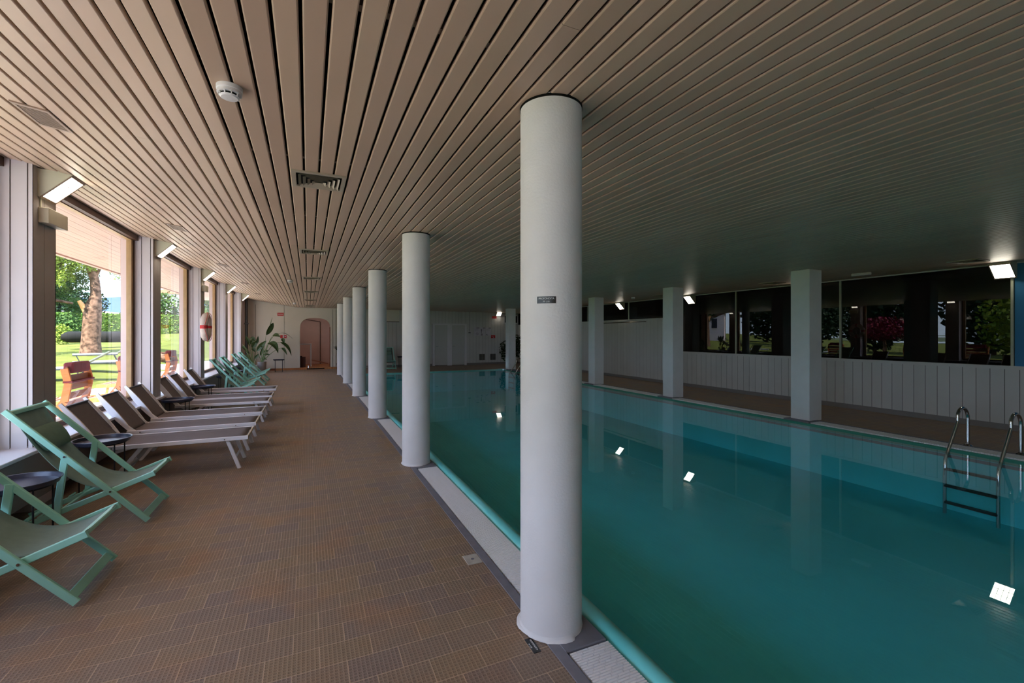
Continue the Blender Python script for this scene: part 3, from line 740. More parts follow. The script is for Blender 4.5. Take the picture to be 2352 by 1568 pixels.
b = MB(); b.bar((0.0, 0, 0.2), (0.07, 0, 0.2), 0.03, 0.02); b.build('hook', M_chrome, lr)

# ------------------------------------------------------------------ deck chairs (root at the middle of the footprint, facing +x)
def deck_chair(y, label, grp):
    r = root('deck_chair', (-1.62, y, 0), label, 'deck chair', grp)
    O = 1.62
    hw = 0.275
    def X(x): return x+O
    for s_ in (-1, 1):
        b = MB(); b.bar((X(-1.195), s_*hw, 0.022), (X(-2.055), s_*hw, 0.975), 0.022, 0.042, (1, 0, 0.9)); b.build('main_beam', M_mint, r)
        b = MB(); b.bar((X(-1.16), s_*(hw-0.03), 0.395), (X(-2.13), s_*(hw-0.03), 0.024), 0.022, 0.042); b.build('seat_beam', M_mint, r)
        b = MB(); b.bar((X(-1.712), s_*(hw-0.004), 0.60), (X(-1.765), s_*(hw-0.004), 0.155), 0.024, 0.045, (1, 0, 0)); b.build('support_strut', M_mint, r)
        for (x, z) in ((-1.712, 0.60), (-1.435, 0.293)):
            b = MB(); b.tube([(X(x), s_*(hw+0.004), z), (X(x), s_*(hw+0.016), z)], 0.008, 10); b.build('bolt', M_chrome, r)
    b = MB(); b.bar((X(-2.035), -hw, 0.955), (X(-2.035), hw, 0.955), 0.035, 0.035); b.build('top_bar', M_mint, r)
    b = MB(); b.bar((X(-1.185), -hw+0.04, 0.385), (X(-1.185), hw-0.04, 0.385), 0.03, 0.03); b.build('front_bar', M_mint, r)
    b = MB(); b.bar((X(-1.225), -hw+0.01, 0.055), (X(-1.225), hw-0.01, 0.055), 0.055, 0.018, (1, 0, 1)); b.build('foot_slat', M_mint, r)
    b = MB(); b.bar((X(-2.06), -hw+0.04, 0.05), (X(-2.06), hw-0.04, 0.05), 0.03, 0.018); b.bar((X(-1.765), -hw+0.01, 0.165), (X(-1.765), hw-0.01, 0.165), 0.02, 0.02)
    b.build('rear_rail', M_mint, r)
    b = MB()
    for s_ in (-1, 1):
        for t in (0.62, 0.72, 0.82):
            x = -1.16+(-2.13+1.16)*t; z = 0.395+(0.024-0.395)*t
            b.bar((X(x-0.02), s_*(hw-0.03), z+0.018), (X(x+0.02), s_*(hw-0.03), z+0.045), 0.022, 0.014)
    b.build('notch_block', M_mint, r)
    b = MB(); b.tube([(X(-1.765), hw-0.06, 0.17), (X(-1.58), hw-0.10, 0.27), (X(-1.50), 0.0, 0.285)], 0.007); b.build('stay_rod', M_mint, r)
    # sling: quadratic sag between top bar and front bar
    P0 = Vector((X(-2.045), 0, 0.965)); P1 = Vector((X(-1.80), 0, 0.42)); P2 = Vector((X(-1.56), 0, 0.16)); P3 = Vector((X(-1.175), 0, 0.405))
    def sl(t):
        a = 1-t; return P0*a**3+P1*3*a*a*t+P2*3*a*t*t+P3*t**3
    b = MB(); ws = hw-0.045
    b.grid(lambda u, v: tuple(sl(u)+Vector((0, (v*2-1)*ws, -0.012*(1-(2*v-1)**2)))), 28, 6); b.build('sling', M_sling, r, smooth=True, solid=0.004)
    # pillow on the upper sling
    n_ = 14; prof = []
    vs = []; fs = []
    for i in range(n_+1):
        yy = -ws+0.025+(2*ws-0.05)*i/n_; e = min(1.0, (min(i, n_-i)/1.6+0.35))
        for k_ in range(12):
            a = 2*PI*k_/12; c0 = sl(0.17)+Vector((0.022, 0, 0.011)); dd = (sl(0.27)-sl(0.07)).normalized(); nn_ = Vector((-dd.z, 0, dd.x))
            if nn_.x < 0: nn_ = -nn_
            vs.append(tuple(c0+dd*(0.105*math.cos(a)*e)+nn_*(0.030*math.sin(a)*e)+Vector((0, yy, 0))))
    for i in range(n_):
        for k_ in range(12): fs.append((i*12+k_, i*12+(k_+1) % 12, (i+1)*12+(k_+1) % 12, (i+1)*12+k_))
    fs += [tuple(range(11, -1, -1)), tuple(n_*12+k_ for k_ in range(12))]
    b = MB(); b.add(vs, fs); b.build('head_pillow', M_pillow, r, smooth=True)
    return r
dc = deck_chair(4.87, 'mint green deck chair with sage sling, second from the front left corner', 'mint deck chairs near the camera')
dup(dc, (-1.62, 3.62, 0), 'mint green deck chair cut off by the left picture edge, nearest the camera')
far = [(12.52, 'first of the far group of mint deck chairs, beside the last lounger'), (13.75, 'second of the far group of mint deck chairs'),
       (15.75, 'third of the far group of mint deck chairs'), (17.1, 'fourth and farthest mint deck chair before the potted plants')]
for y, lb in far:
    c = dup(dc, (-1.62, y, 0), lb); c['group'] = 'mint deck chairs by the far windows'
c = dup(dc, (3.30, 20.75, 0), 'green deck chair standing against the far plank wall', -PI/2); c['group'] = 'furniture at the far wall'

# ------------------------------------------------------------------ loungers (root under the middle, facing +x)
def lounger(y, label, grp):
    r = root('sun_lounger', (-1.35, y, 0), label, 'sun lounger', grp); O = 1.35
    X = lambda x: x+O
    zr = 0.36
    for s_ in (-1, 1):
        b = MB(); b.bar((X(-0.63), s_*0.30, zr), (X(-1.99), s_*0.30, zr), 0.022, 0.044); b.build('side_rail', M_alu, r)
        # back beam, gently arched on its outer side
        b = MB(); p0 = Vector((X(-1.955), s_*0.272, 0.375)); p1 = Vector((X(-2.275), s_*0.272, 0.845)); n_ = Vector((-(p1-p0).z, 0, (p1-p0).x)).normalized()
        vs = []; N_ = 12
        for i in range(N_+1):
            t = i/N_; p = p0.lerp(p1, t); w = 0.016+0.022*math.sin(PI*min(1, t*1.02))
            for a_, c_ in ((-0.011, -w*0.6), (0.011, -w*0.6), (0.011, w*1.2), (-0.011, w*1.2)): vs.append(tuple(p+Vector((0, a_, 0))+n_*c_))
        fs = [(i*4+k_, i*4+(k_+1) % 4, (i+1)*4+(k_+1) % 4, (i+1)*4+k_) for i in range(N_) for k_ in range(4)]+[(3, 2, 1, 0), (N_*4, N_*4+1, N_*4+2, N_*4+3)]
        b.add(vs, fs); b.build('back_beam', M_alu, r)
        b = MB(); b.bar((X(-0.845), s_*0.24, 0.345), (X(-0.722), s_*0.24, 0.0), 0.026, 0.040, (1, 0, 0)); b.build('leg', M_alu, r)
        b = MB(); b.bar((X(-1.62), s_*0.24, 0.345), (X(-1.88), s_*0.24, 0.0), 0.026, 0.040, (1, 0, 0)); b.build('leg', M_alu, r)
        b = MB(); b.bar((X(-2.07), s_*0.255, 0.50), (X(-1.86), s_*0.255, 0.30), 0.016, 0.03, (1, 0, 0)); b.bar((X(-1.86), s_*0.25, 0.30), (X(-1.70), s_*0.25, 0.345), 0.016, 0.03); b.build('back_brace', M_alu, r)
        b = MB()
        for x in (-0.86, -1.86): b.tube([(X(x), s_*0.311, zr-0.002), (X(x), s_*0.319, zr-0.002)], 0.006, 8)
        b.build('rivet', M_chrome, r)
        b = MB(); b.bbox(X(-0.86), X(-0.79), s_*0.24-0.02, s_*0.24+0.02, 0.325, 0.342, 0.004); b.build('leg_bracket', M_alu, r)
    b = MB(); b.bar((X(-0.765), -0.235, 0.12), (X(-0.765), 0.235, 0.12), 0.02, 0.02); b.build('stretcher', M_alu, r)
    b = MB(); b.bar((X(-1.80), -0.235, 0.11), (X(-1.80), 0.235, 0.11), 0.02, 0.02); b.build('stretcher', M_alu, r)
    b = MB(); b.bar((X(-0.638), -0.29, zr), (X(-0.638), 0.29, zr), 0.02, 0.03); b.build('foot_rail', mat('rail_tan', srgb(196, 180, 160), 0.4), r)
    b = MB(); b.bar((X(-2.25), -0.26, 0.805), (X(-2.25), 0.26, 0.805), 0.02, 0.02); b.build('head_rail', M_black, r)
    b = MB()
    b.grid(lambda u, v: (X(-0.66-1.29*u), (v*2-1)*0.288, zr+0.016-0.022*math.sin(PI*u)*(1-(2*v-1)**2)-0.002), 16, 6); b.build('seat_mesh', M_mesh, r, smooth=True, solid=0.003)
    b = MB()
    b.grid(lambda u, v: (X(-1.95-0.305*u-0.006), (v*2-1)*0.258, 0.375+0.44*u-0.010*math.sin(PI*u)*(0.4+0.6*(1-(2*v-1)**2))), 12, 6); b.build('back_mesh', M_mesh, r, smooth=True, solid=0.003)
    return r
lo = lounger(6.285, 'white framed taupe mesh sun lounger, nearest of the row of six', 'loungers below the windows')
for y, lb in ((7.155, 'second'), (8.06, 'third'), (9.30, 'fourth'), (10.06, 'fifth'), (11.26, 'sixth and farthest')):
    dup(lo, (-1.35, y, 0), 'white framed taupe mesh sun lounger, %s in the row of six' % lb)

# ------------------------------------------------------------------ tray tables
def tray(loc, label, grp):
    r = root('tray_table', loc, label, 'side table', grp)
    b = MB(); b.lathe([(0.001, 0.502), (0.205, 0.502), (0.214, 0.53), (0.225, 0.532), (0.226, 0.528), (0.216, 0.524), (0.207, 0.496), (0.001, 0.496)], seg=48, cap=False); b.build('tray', M_trayblack, r, smooth=True)
    for k in range(4):
        a = PI/4+k*PI/2; b = MB(); c_, s_ = math.cos(a)*0.185, math.sin(a)*0.185
        b.tube([(c_, s_, 0.495), (c_, s_, 0.006), ], 0.006, 8); b.build('leg', M_black, r)
    b = MB(); b.tube([(0.185*math.cos(2*PI*i/32), 0.185*math.sin(2*PI*i/32), 0.486) for i in range(32)], 0.0055, 6, True); b.build('leg_ring', M_black, r)
    return r
t0 = tray((-1.83, 5.66, 0), 'round black tray table between the second deck chair and the first lounger', 'black tray tables')
for loc, lb in (((-1.83, 4.25, 0), 'round dark tray table between the two nearest deck chairs'), ((-1.89, 8.70, 0), 'round black tray table between third and fourth loungers'),
                ((-1.91, 10.66, 0), 'round black tray table between fifth and sixth loungers'), ((-1.86, 13.13, 0), 'round black tray table between first and second far deck chairs'),
                ((-1.88, 14.75, 0), 'round black tray table between second and third far deck chairs'), ((-1.9, 16.42, 0), 'round black tray table between third and fourth far deck chairs'),
                ((-1.10, 20.95, 0), 'round black tray table alone against the cream end wall'), ((4.02, 21.3, 0), 'round black tray table beside the green deck chair at the far wall')):
    dup(t0, loc, lb)

# ------------------------------------------------------------------ pool ladders
def ladder(loc, label):
    r = root('pool_ladder', loc, label, 'pool ladder', 'chrome pool ladders')
    for s_ in (-1, 1):
        y = s_*0.255
        pts = [(-0.52, y, -1.0), (-0.50, y, -0.35), (-0.47, y, -0.12), (-0.40, y, 0.02), (-0.08, y, 0.40)]
        pts = [(-0.50, y, -0.83), (-0.50, y, -0.35), (-0.485, y, -0.12), (-0.15, y, 0.36)]
        n_ = 12; cx, cz, rr = -0.02, 0.385, 0.15
        for i in range(n_+1):
            a = PI*0.86-(PI*0.86)*i/n_
            pts.append((cx+rr*math.cos(a), y, cz+rr*math.sin(a)))
        pts += [(0.13, y, 0.2), (0.13, y, 0.0)]
        b = MB(); b.tube(pts, 0.0205, 14); b.build('handrail', M_chrome, r, smooth=True)
        b = MB(); b.lathe([(0.021, 0.03), (0.03, 0.02), (0.055, 0.008), (0.058, 0.001)], 0.13, y, 24); b.build('flange', M_chrome, r, smooth=True)
    for z in (-0.24, -0.46, -0.68):
        b = MB(); b.bbox(-0.54, -0.46, -0.25, 0.25, z-0.012, z+0.012, 0.004); b.build('tread', mat('tread_dark', srgb(60, 62, 66), 0.5), r)
    return r
l0 = ladder((8.23, 2.805, 0.0), 'chrome pool ladder at the right edge of the pool near the blue panel')
dup(l0, (8.25, 17.1, 0.0), 'chrome pool ladder at the far right corner of the pool by the ficus')

# ------------------------------------------------------------------ signs, posters, vents on far walls
def flat(name, x0, x1, y, z0, z1, m_, label, cat, grp=None, parent=None, th=0.006):
    b = MB(); b.box(x0, x1, y-th, y, z0, z1); o = b.build(name, m_, parent)
    if label: tag(o, label, cat, grp)
    return o
YS = YF-0.0125
o = flat('wall_sign', -1.21, -0.965, YA-0.001, 2.375, 2.50, M_red, 'red sign with white lines of lettering, high on the cream end wall', 'sign')
for k in range(2): flat('lettering', -1.19, -0.985, YA-0.0072, 2.415+0.035*k, 2.427+0.035*k, M_text, None, None, None, o, 0.002)
o = flat('extinguisher_sign', -1.10, -0.85, YA-0.001, 1.40, 1.53, M_red, 'red fire equipment sign with white pictogram behind the plant leaf', 'sign')
flat('pictogram', -1.0, -0.96, YA-0.0072, 1.41, 1.52, M_text, None, None, None, o, 0.002); flat('pictogram', -0.93, -0.88, YA-0.0072, 1.455, 1.485, M_text, None, None, None, o, 0.002)
o = flat('emergency_sign', 8.80, 9.06, YS, 2.40, 2.52, M_red, 'red rectangular sign below the lamp on the far wall', 'sign')
for k in range(2): flat('lettering', 8.84, 9.04, YS-0.0062, 2.43+0.035*k, 2.44+0.035*k, mat('faded_red', srgb(170, 80, 74), 0.5), None, None, None, o, 0.002)
o = flat('arrow_sign', 8.74, 8.98, YS, 1.37, 1.52, M_red, 'dark red fire equipment sign right of the posters on the far wall', 'sign')
flat('pictogram', 8.78, 8.83, YS-0.0062, 1.43, 1.46, M_text, None, None, None, o, 0.002); flat('pictogram', 8.87, 8.90, YS-0.0062, 1.385, 1.45, M_text, None, None, None, o, 0.002)
Mp = mat('poster_paper', srgb(206, 200, 208), 0.6)
pos = [(7.80, 8.10, 'left'), (8.12, 8.42, 'middle'), (8.44, 8.74, 'right')]
Mg = mat('poster_ink', srgb(60, 54, 62), 0.6)
for i, (a, b_, nm) in enumerate(pos):
    o = flat('notice_poster', a, b_, YS, 1.50, 1.92, Mp, 'white pool rules poster, %s of three on the far wall' % nm, 'poster', 'rules posters')
    flat('header_print', a+0.16 if i else a+0.12, b_-0.01, YS-0.0062, 1.885, 1.91, Mg, None, None, None, o, 0.001)
    b = MB()
    for k in range(5): b.box(a+0.03, b_-0.06, YS-0.0072, YS-0.0062, 1.86-0.025*k, 1.863-0.025*k)
    b.build('print_line', Mg, o)
    b = MB()
    if i == 0:
        b.tube([(a+0.17+0.065*math.cos(2*PI*k/20), YS-0.007, 1.60+0.065*math.sin(2*PI*k/20)) for k in range(20)], 0.004, 5, True)
        b.bar((a+0.125, YS-0.007, 1.645), (a+0.215, YS-0.007, 1.555), 0.008, 0.003, (0, 1, 0)); b.bar((a+0.15, YS-0.007, 1.57), (a+0.18, YS-0.007, 1.63), 0.014, 0.003, (0, 1, 0))
    elif i == 1:
        b.bar((a+0.09, YS-0.007, 1.84), (a+0.09, YS-0.007, 1.70), 0.03, 0.003, (0, 1, 0)); b.bar((a+0.08, YS-0.007, 1.69), (a+0.12, YS-0.007, 1.58), 0.02, 0.003, (0, 1, 0)); b.box(a+0.05, a+0.15, YS-0.0075, YS-0.0062, 1.52, 1.56)
    else:
        b.bar((a+0.06, YS-0.007, 1.59), (a+0.08, YS-0.007, 1.53), 0.03, 0.003, (0, 1, 0)); b.box(a+0.05, a+0.14, YS-0.0075, YS-0.0062, 1.52, 1.535)
    b.build('pictogram', Mg, o)
o = flat('wall_bracket', 7.49, 7.62, YS, 1.63, 1.67, M_black, 'small dark bracket with cable between the doors and the posters', 'bracket'); flat('cable', 7.548, 7.556, YS, 1.67, 2.79, M_black, None, None, None, o)
for i, (a, nm) in enumerate(((8.09, 'left'), (8.70, 'right'))):
    r_ = root('wall_vent', (a, YS, 0.225), 'grey double wall vent low on the far wall, %s of two' % nm, 'vent', 'low vents on the far wall')
    for k in range(2):
        b = MB(); b.box(0.155*k, 0.155*k+0.145, -0.008, 0, 0, 0.32); b.build('vent_panel', mat('vent_grey', srgb(92, 90, 84), 0.6), r_)
        b = MB()
        for j in range(9): b.box(0.155*k+0.012, 0.155*k+0.133, -0.013, -0.008, 0.02+0.033*j, 0.034+0.033*j)
        b.build('vent_slat', mat('vent_grey2', srgb(74, 72, 68), 0.6), r_)
r_ = root('wall_rail', (XR-0.001, 11.8, 1.985), 'long thin metal pole mounted high on the right plank wall', 'pole')
b = MB(); b.tube([(-0.05, 0, 0), (-0.05, 2.9, 0)], 0.014, 10); b.build('pole', mat('pole_steel', srgb(120, 112, 100), 0.25, 0.9), r_, smooth=True)
for y in (0.1, 2.8): b = MB(); b.bar((-0.055, y, 0), (0, y, 0), 0.02, 0.02); b.build('bracket', M_black, r_)

# ------------------------------------------------------------------ plants indoors
def blade(b, p, q, w, bend, facing, n=8):
    """leaf from p to q with half width w; bend = droop offset vector at the middle"""
    p = Vector(p); q = Vector(q); side = (q-p).cross(Vector(facing)).normalized(); f = Vector(facing).normalized()
    vs = []; fs = []
    for i in range(n+1):
        t = i/n; c = p.lerp(q, t)+Vector(bend)*4*t*(1-t); ww = w*(math.sin(PI*min(1, t**0.75))**0.8) if 0 < t < 1 else 0.001
        vs += [c-side*ww+f*ww*0.35, c, c+side*ww+f*ww*0.35]
    for i in range(n): fs += [(3*i, 3*i+1, 3*i+4, 3*i+3), (3*i+1, 3*i+2, 3*i+5, 3*i+4)]
    b.add(vs, fs)
sT, cT = math.sin(TH), math.cos(TH)
def at(a, c, Y):      # a point of the plant read off in the wall plane at depth Y
    x = 470+a/9.224; y = 730+c/9.224; u = x-1176; rx = u*cT+1030.84*sT; ry = -u*sT+1030.84*cT; rz = 768.7-y; k = Y/ry
    return Vector((rx*k, Y, 1.543+rz*k))
def potted(name, px, py_, pot_r, pot_h, pm, label, leaves, stems, lm=M_leaf):
    r = root(name, (px, py_, 0), label, 'potted plant')
    T = Matrix.Translation((-px, -py_, 0))
    b = MB(); b.lathe([(pot_r*0.86, 0.0), (pot_r, pot_h), (pot_r*0.93, pot_h), (pot_r*0.9, pot_h-0.04), (0.001, pot_h-0.04)], seg=32, cap=False); b.add([(0.01*math.cos(k), 0.01*math.sin(k), 0.001) for k in (0, 2, 4)], [(0, 1, 2)]); b.build('pot', pm, r, smooth=True)
    b = MB()
    for s_ in stems: b.tube(s_, [0.016-0.010*i/(len(s_)-1) for i in range(len(s_))], 6)
    b.xf(T).build('stem', mat('stem_green', srgb(104, 124, 70), 0.5), r, smooth=True)
    for L_ in leaves:
        b = MB(); blade(b, *L_); b.xf(T); o = b.build('leaf', lm, r, smooth=True)
    return r
Y1 = 20.6
bA = at(1215, 940, Y1); bA.z = 0.42
fc = (0.2, -1, 0.15)
def arc(p, q, lift, n=6):
    p = Vector(p); q = Vector(q)
    return [tuple(p.lerp(q, i/n)+Vector((0, 0, lift))*4*(i/n)*(1-i/n)) for i in range(n+1)]
LA = [((at(1300, 370, Y1)), at(1455, 100, Y1), 0.11, (0.03, 0, 0.06), (0.7, -0.8, 0.1)),
      (at(1440, 372, Y1), at(1610, 408, Y1), 0.07, (0, 0, 0.06), fc),
      (at(1580, 330, Y1), at(1880, 462, Y1), 0.035, (0, 0, 0.10), (0, -0.2, 1)),
      (at(1640, 425, Y1), at(1690, 525, Y1), 0.07, (0, 0, 0), fc),
      (at(1335, 530, Y1), at(1560, 750, Y1), 0.12, (0.05, 0, 0.14), (0.3, -1, 0.3)),
      (at(1590, 510, Y1), at(1840, 800, Y1), 0.09, (0.04, 0, 0.10), (0.8, -0.6, 0.2)),
      (at(1630, 630, Y1), at(1750, 790, Y1), 0.05, (0, 0, 0.06), fc),
      (at(1100, 710, Y1), at(1310, 480, Y1), 0.09, (0, 0, 0.03), fc), (at(1250, 730, Y1), at(1360, 690, Y1), 0.05, (0, 0, 0.02), fc),
      (at(1240, 780, Y1), at(1385, 778, Y1), 0.04, (0, 0, 0.02), fc), (at(1200, 860, Y1), at(1320, 885, Y1), 0.05, (0, 0, 0.04), fc),
      (at(1150, 560, Y1), at(1270, 620, Y1), 0.08, (0, 0, 0.02), fc), (at(1180, 800, Y1), at(1250, 600, Y1), 0.05, (0, 0, 0), fc)]
SA = [arc(bA, at(1300, 375, Y1), 0.0), arc(bA, at(1440, 372, Y1), 0.12), arc(bA, at(1590, 330, Y1), 0.35), arc(bA, at(1335, 535, Y1), 0.04), arc(bA, at(1590, 512, Y1), 0.22),
      arc(bA, at(1630, 632, Y1), 0.10), arc(bA, at(1110, 705, Y1), 0.0), arc(bA, at(1250, 725, Y1), 0.0), arc(bA, at(1240, 780, Y1), 0.0), arc(at(1390, 150, Y1), at(1432, -10, Y1), 0.0), arc(bA, at(1200, 620, Y1), 0)]
potted('bird_of_paradise', bA.x, Y1, 0.16, 0.46, M_pot, 'tall bird of paradise plant in a grey pot beside the lone tray table', LA, SA)
Y2 = 19.4
bB = at(1020, 960, Y2); bB.z = 0.36
LB = [(at(950, 440, Y2), at(1090, 500, Y2), 0.08, (0, 0, 0.05), fc), (at(865, 380, Y2), at(955, 600, Y2), 0.05, (0.02, 0, 0), fc), (at(1100, 560, Y2), at(1135, 380, Y2), 0.05, (0, 0, 0), (0.6, -1, 0)),
      (at(1005, 640, Y2), at(1110, 490, Y2), 0.09, (0, 0, 0.02), fc), (at(690, 460, Y2), at(780, 540, Y2), 0.03, (0, 0, 0.03), fc), (at(780, 590, Y2), at(960, 770, Y2), 0.05, (0, 0, 0.03), fc),
      (at(1000, 640, Y2), at(1080, 730, Y2), 0.06, (0, 0, 0.03), fc), (at(970, 560, Y2), at(1040, 430, Y2), 0.06, (0, 0, 0), fc), (at(860, 780, Y2), at(970, 920, Y2), 0.05, (0, 0, 0.03), fc), (at(1060, 860, Y2), at(1150, 760, Y2), 0.05, (0, 0, 0), fc)]
SB = [arc(bB, at(950, 600, Y2), 0), arc(bB, at(1100, 560, Y2), 0), arc(bB, at(1005, 640, Y2), 0), arc(bB, at(770, 525, Y2), 0.15), arc(bB, at(790, 595, Y2), 0.1), arc(bB, at(1000, 500, Y2), 0), arc(bB, at(870, 780, Y2), 0.05), arc(bB, at(1140, 770, Y2), 0)]
potted('bird_of_paradise', bB.x, Y2, 0.17, 0.40, M_potw, 'smaller bird of paradise plant in a white pot near the last window', LB, SB)
def cloud(b, c, rad, n, size, rnd, squash=1.0):
    for _ in range(n):
        v = Vector((rnd.gauss(0, 1), rnd.gauss(0, 1), rnd.gauss(0, 1))).normalized()*(rnd.random()**0.45)
        p = Vector(c)+Vector((v.x*rad[0], v.y*rad[1], v.z*rad[2]))
        a = Vector((rnd.gauss(0, 1), rnd.gauss(0, 1), rnd.gauss(0, 0.7))).normalized(); s_ = a.orthogonal().normalized()
        L_ = size*rnd.uniform(0.6, 1.3); w = L_*0.33
        b.add([p-a*L_/2, p+s_*w, p+a*L_/2, p-s_*w], [(0, 1, 2, 3)])
rnd = random.Random(3)
r_ = root('ficus', (9.45, 20.9, 0), 'dark leafy ficus in a pot behind the farthest pillar', 'potted plant')
b = MB(); b.lathe([(0.13, 0), (0.17, 0.3), (0.15, 0.3), (0.001, 0.27)], seg=24, cap=False); b.build('pot', M_black, r_)
b = MB(); b.tube([(0, 0, 0.25), (0.03, 0, 0.8), (0, 0.02, 1.3)], [0.02, 0.016, 0.01], 7); b.build('trunk', M_bark, r_)
b = MB(); cloud(b, (-0.3, 0, 0.75), (0.35, 0.35, 0.55), 500, 0.11, rnd); cloud(b, (0.32, 0, 1.0), (0.34, 0.35, 0.65), 560, 0.11, rnd); b.build('foliage', M_lf3, r_)
r_ = root('palm', (1.26, 21.0, 0), 'small dark palm peeking out behind the farthest round column', 'potted plant')
b = MB(); b.lathe([(0.1, 0), (0.13, 0.3), (0.11, 0.3), (0.001, 0.27)], seg=20, cap=False); b.build('pot', M_black, r_)
b = MB()
for k in range(22):
    a = rnd.uniform(0, 2*PI); e = rnd.uniform(0.15, 0.3); blade(b, (0, 0, 0.7), (e*math.cos(a), e*math.sin(a), rnd.uniform(0.75, 1.1)), 0.018, (0, 0, 0.08), (0.1, -0.5, 1))
b.tube([(0, 0, 0.27), (0, 0, 0.72)], 0.015, 6); b.build('frond', M_lf3, r_)

# ------------------------------------------------------------------ outdoors
def gz(X, Y):
    d = X*sT+Y*cT
    z = 0.06+0.06*max(0.0, d-12)
    z = min(z, 0.06+0.06*30)
    t = min(1.0, max(0.0, (-X-5.2)/2.5)); t = t*t*(3-2*t)
    return 0.02+(z-0.02)*t
m = MB(); m.grid(lambda u, v: (-4.9-75*u**1.8, -30+150*v, gz(-4.9-75*u**1.8, -30+150*v)), 50, 75)
struct(m.build('lawn', M_grass), 'sunlit lawn outside the windows')
m = MB(); m.grid(lambda u, v: (-2.9-2.4*u, -12+42*v, 0.05), 2, 2); struct(m.build('patio', M_patio, solid=0.06), 'bright stone patio under the overhang outside the windows')
# tree
TX, TY = -9.2, 27.2; tz = gz(TX, TY)-0.1
r_ = root('willow_tree', (TX, TY, tz), 'large tree with rough bark and sawn stub on the lawn outside the first window', 'tree')
b = MB(); b.tube([(0, 0, 0), (-0.03, 0, 0.15), (-0.02, 0, 0.8), (0.02, 0, 1.6), (0.03, 0, 2.2), (0.16, 0, 2.9), (0.12, 0, 3.6), (-0.12, 0, 4.6), (-0.25, 0, 6.2)], [0.47, 0.40, 0.345, 0.335, 0.33, 0.20, 0.175, 0.16, 0.1], 16)
b.tube([(0.12, 0, 3.7), (0.4, 0, 4.4), (0.6, 0, 6.0)], [0.08, 0.06, 0.04], 8); b.tube([(0.35, 0, 4.2), (1.1, 0, 4.35), (1.9, 0, 4.8)], [0.04, 0.03, 0.02], 6)
b.build('trunk', M_bark, r_, smooth=True)
b = MB(); b.tube([(-0.12, -0.05, 2.05), (-0.3, -0.15, 2.45), (-0.38, -0.2, 2.62)], [0.16, 0.10, 0.07], 10); b.build('sawn_branch', mat('sawn_wood', srgb(226, 160, 100), 0.8), r_, smooth=True)
b = MB(); b.tube([(-3.4, 0.0, 3.3), (-2.2, 0.0, 2.9), (-1.4, 0.1, 2.65), (-0.7, 0.1, 2.5)], [0.13, 0.11, 0.08, 0.05], 8); b.tube([(-1.5, 0.1, 2.7), (-1.75, 0.0, 3.2), (-2.0, 0.0, 4.4)], [0.10, 0.07, 0.05], 8); b.build('branch', M_bark, r_, smooth=True)
rnd = random.Random(11)
b = MB()
for c, rad, n in (((-1.5, -0.7, 4.6), (1.0, 1.0, 0.6), 4200), ((-0.2, -0.3, 4.5), (0.8, 0.9, 0.6), 1700), ((0.95, -0.1, 4.1), (0.30, 0.5, 0.6), 260), ((-3.2, -1.0, 4.6), (1.2, 1.2, 0.8), 1200)):
    cloud(b, c, rad, n, 0.10, rnd)
for k in range(95):
    x0 = rnd.uniform(-2.1, -0.4); z0 = rnd.uniform(3.5, 4.4)
    cloud(b, (x0, rnd.uniform(-1.2, 0.1), z0), (0.10, 0.10, 0.42), 60, 0.085, rnd)
for k in range(5): cloud(b, (rnd.uniform(0.9, 1.5), -0.2, rnd.uniform(3.3, 3.9)), (0.05, 0.05, 0.35), 26, 0.07, rnd)
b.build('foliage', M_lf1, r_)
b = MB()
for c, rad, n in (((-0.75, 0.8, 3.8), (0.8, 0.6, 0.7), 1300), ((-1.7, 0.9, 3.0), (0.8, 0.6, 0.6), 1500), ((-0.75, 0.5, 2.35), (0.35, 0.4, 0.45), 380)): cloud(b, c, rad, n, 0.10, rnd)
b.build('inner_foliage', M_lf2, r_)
def bush(name, x, y, blobs, mt, label, cat='shrub', size=0.16, grp=None, trunk=None):
    r = root(name, (x, y, gz(x, y)-0.03), label, cat, grp)
    b = MB()
    for c, rad, n in blobs: cloud(b, c, rad, n, size, rnd)
    b.build('foliage', mt, r)
    if trunk: b = MB(); b.tube([(0, 0, 0), (0.02, 0, trunk)], [0.14, 0.07], 8); b.build('trunk', M_bark, r)
    return r
bush('conifer', -19.9, 53.5, [((0.3, 0, 2.6), (2.8, 1.8, 1.7), 3000), ((-1.5, 0, 4.4), (2.4, 1.8, 1.6), 2200)], M_lf3, 'dark broad conifer behind the sunlit tree, outside the first window', 'tree', 0.26, trunk=2.0)
bush('shrub', -14.5, 39.4, [((0, 0, 1.0), (0.8, 0.8, 1.0), 1500)], M_lf2, 'round light green shrub at the left end of the hedge', size=0.17)
bush('shrub', -13.5, 35.8, [((0, 0, 0.65), (0.5, 0.4, 0.65), 700)], M_lf1, 'small yellow-green shrub at the left edge of the first window', size=0.12)
# hedge across the lawn
def hedge_at(t): return (-15.5+t*cT, 45.0+t*sT)
m = MB()
def hf(u, v):
    x, y = hedge_at(-3+21*u); z0 = gz(x, y)-0.2; z1 = 3.22
    prof = [(-0.7, 0), (-0.72, 0.5), (-0.7, 0.95), (-0.6, 1.0), (0.6, 1.0), (0.7, 0)]
    i = min(4, int(v*5)); f = v*5-i; a = prof[i]; c = prof[i+1]
    o_ = a[0]+(c[0]-a[0])*f; h = a[1]+(c[1]-a[1])*f
    return (x+o_*sT+0.05*math.sin(37*u+9*v), y+o_*cT+0.05*math.sin(61*u+5*v), z0+(z1-z0)*h)
m.grid(hf, 60, 20)
hd = m.build('hedge', mat('hedge_core', srgb(78, 106, 40), 0.9, spec=0.05, var=0.45, vscale=5, bump=1.0, bscale=9)); tag(hd, 'long clipped green hedge across the lawn outside the windows', 'hedge')
b = MB()
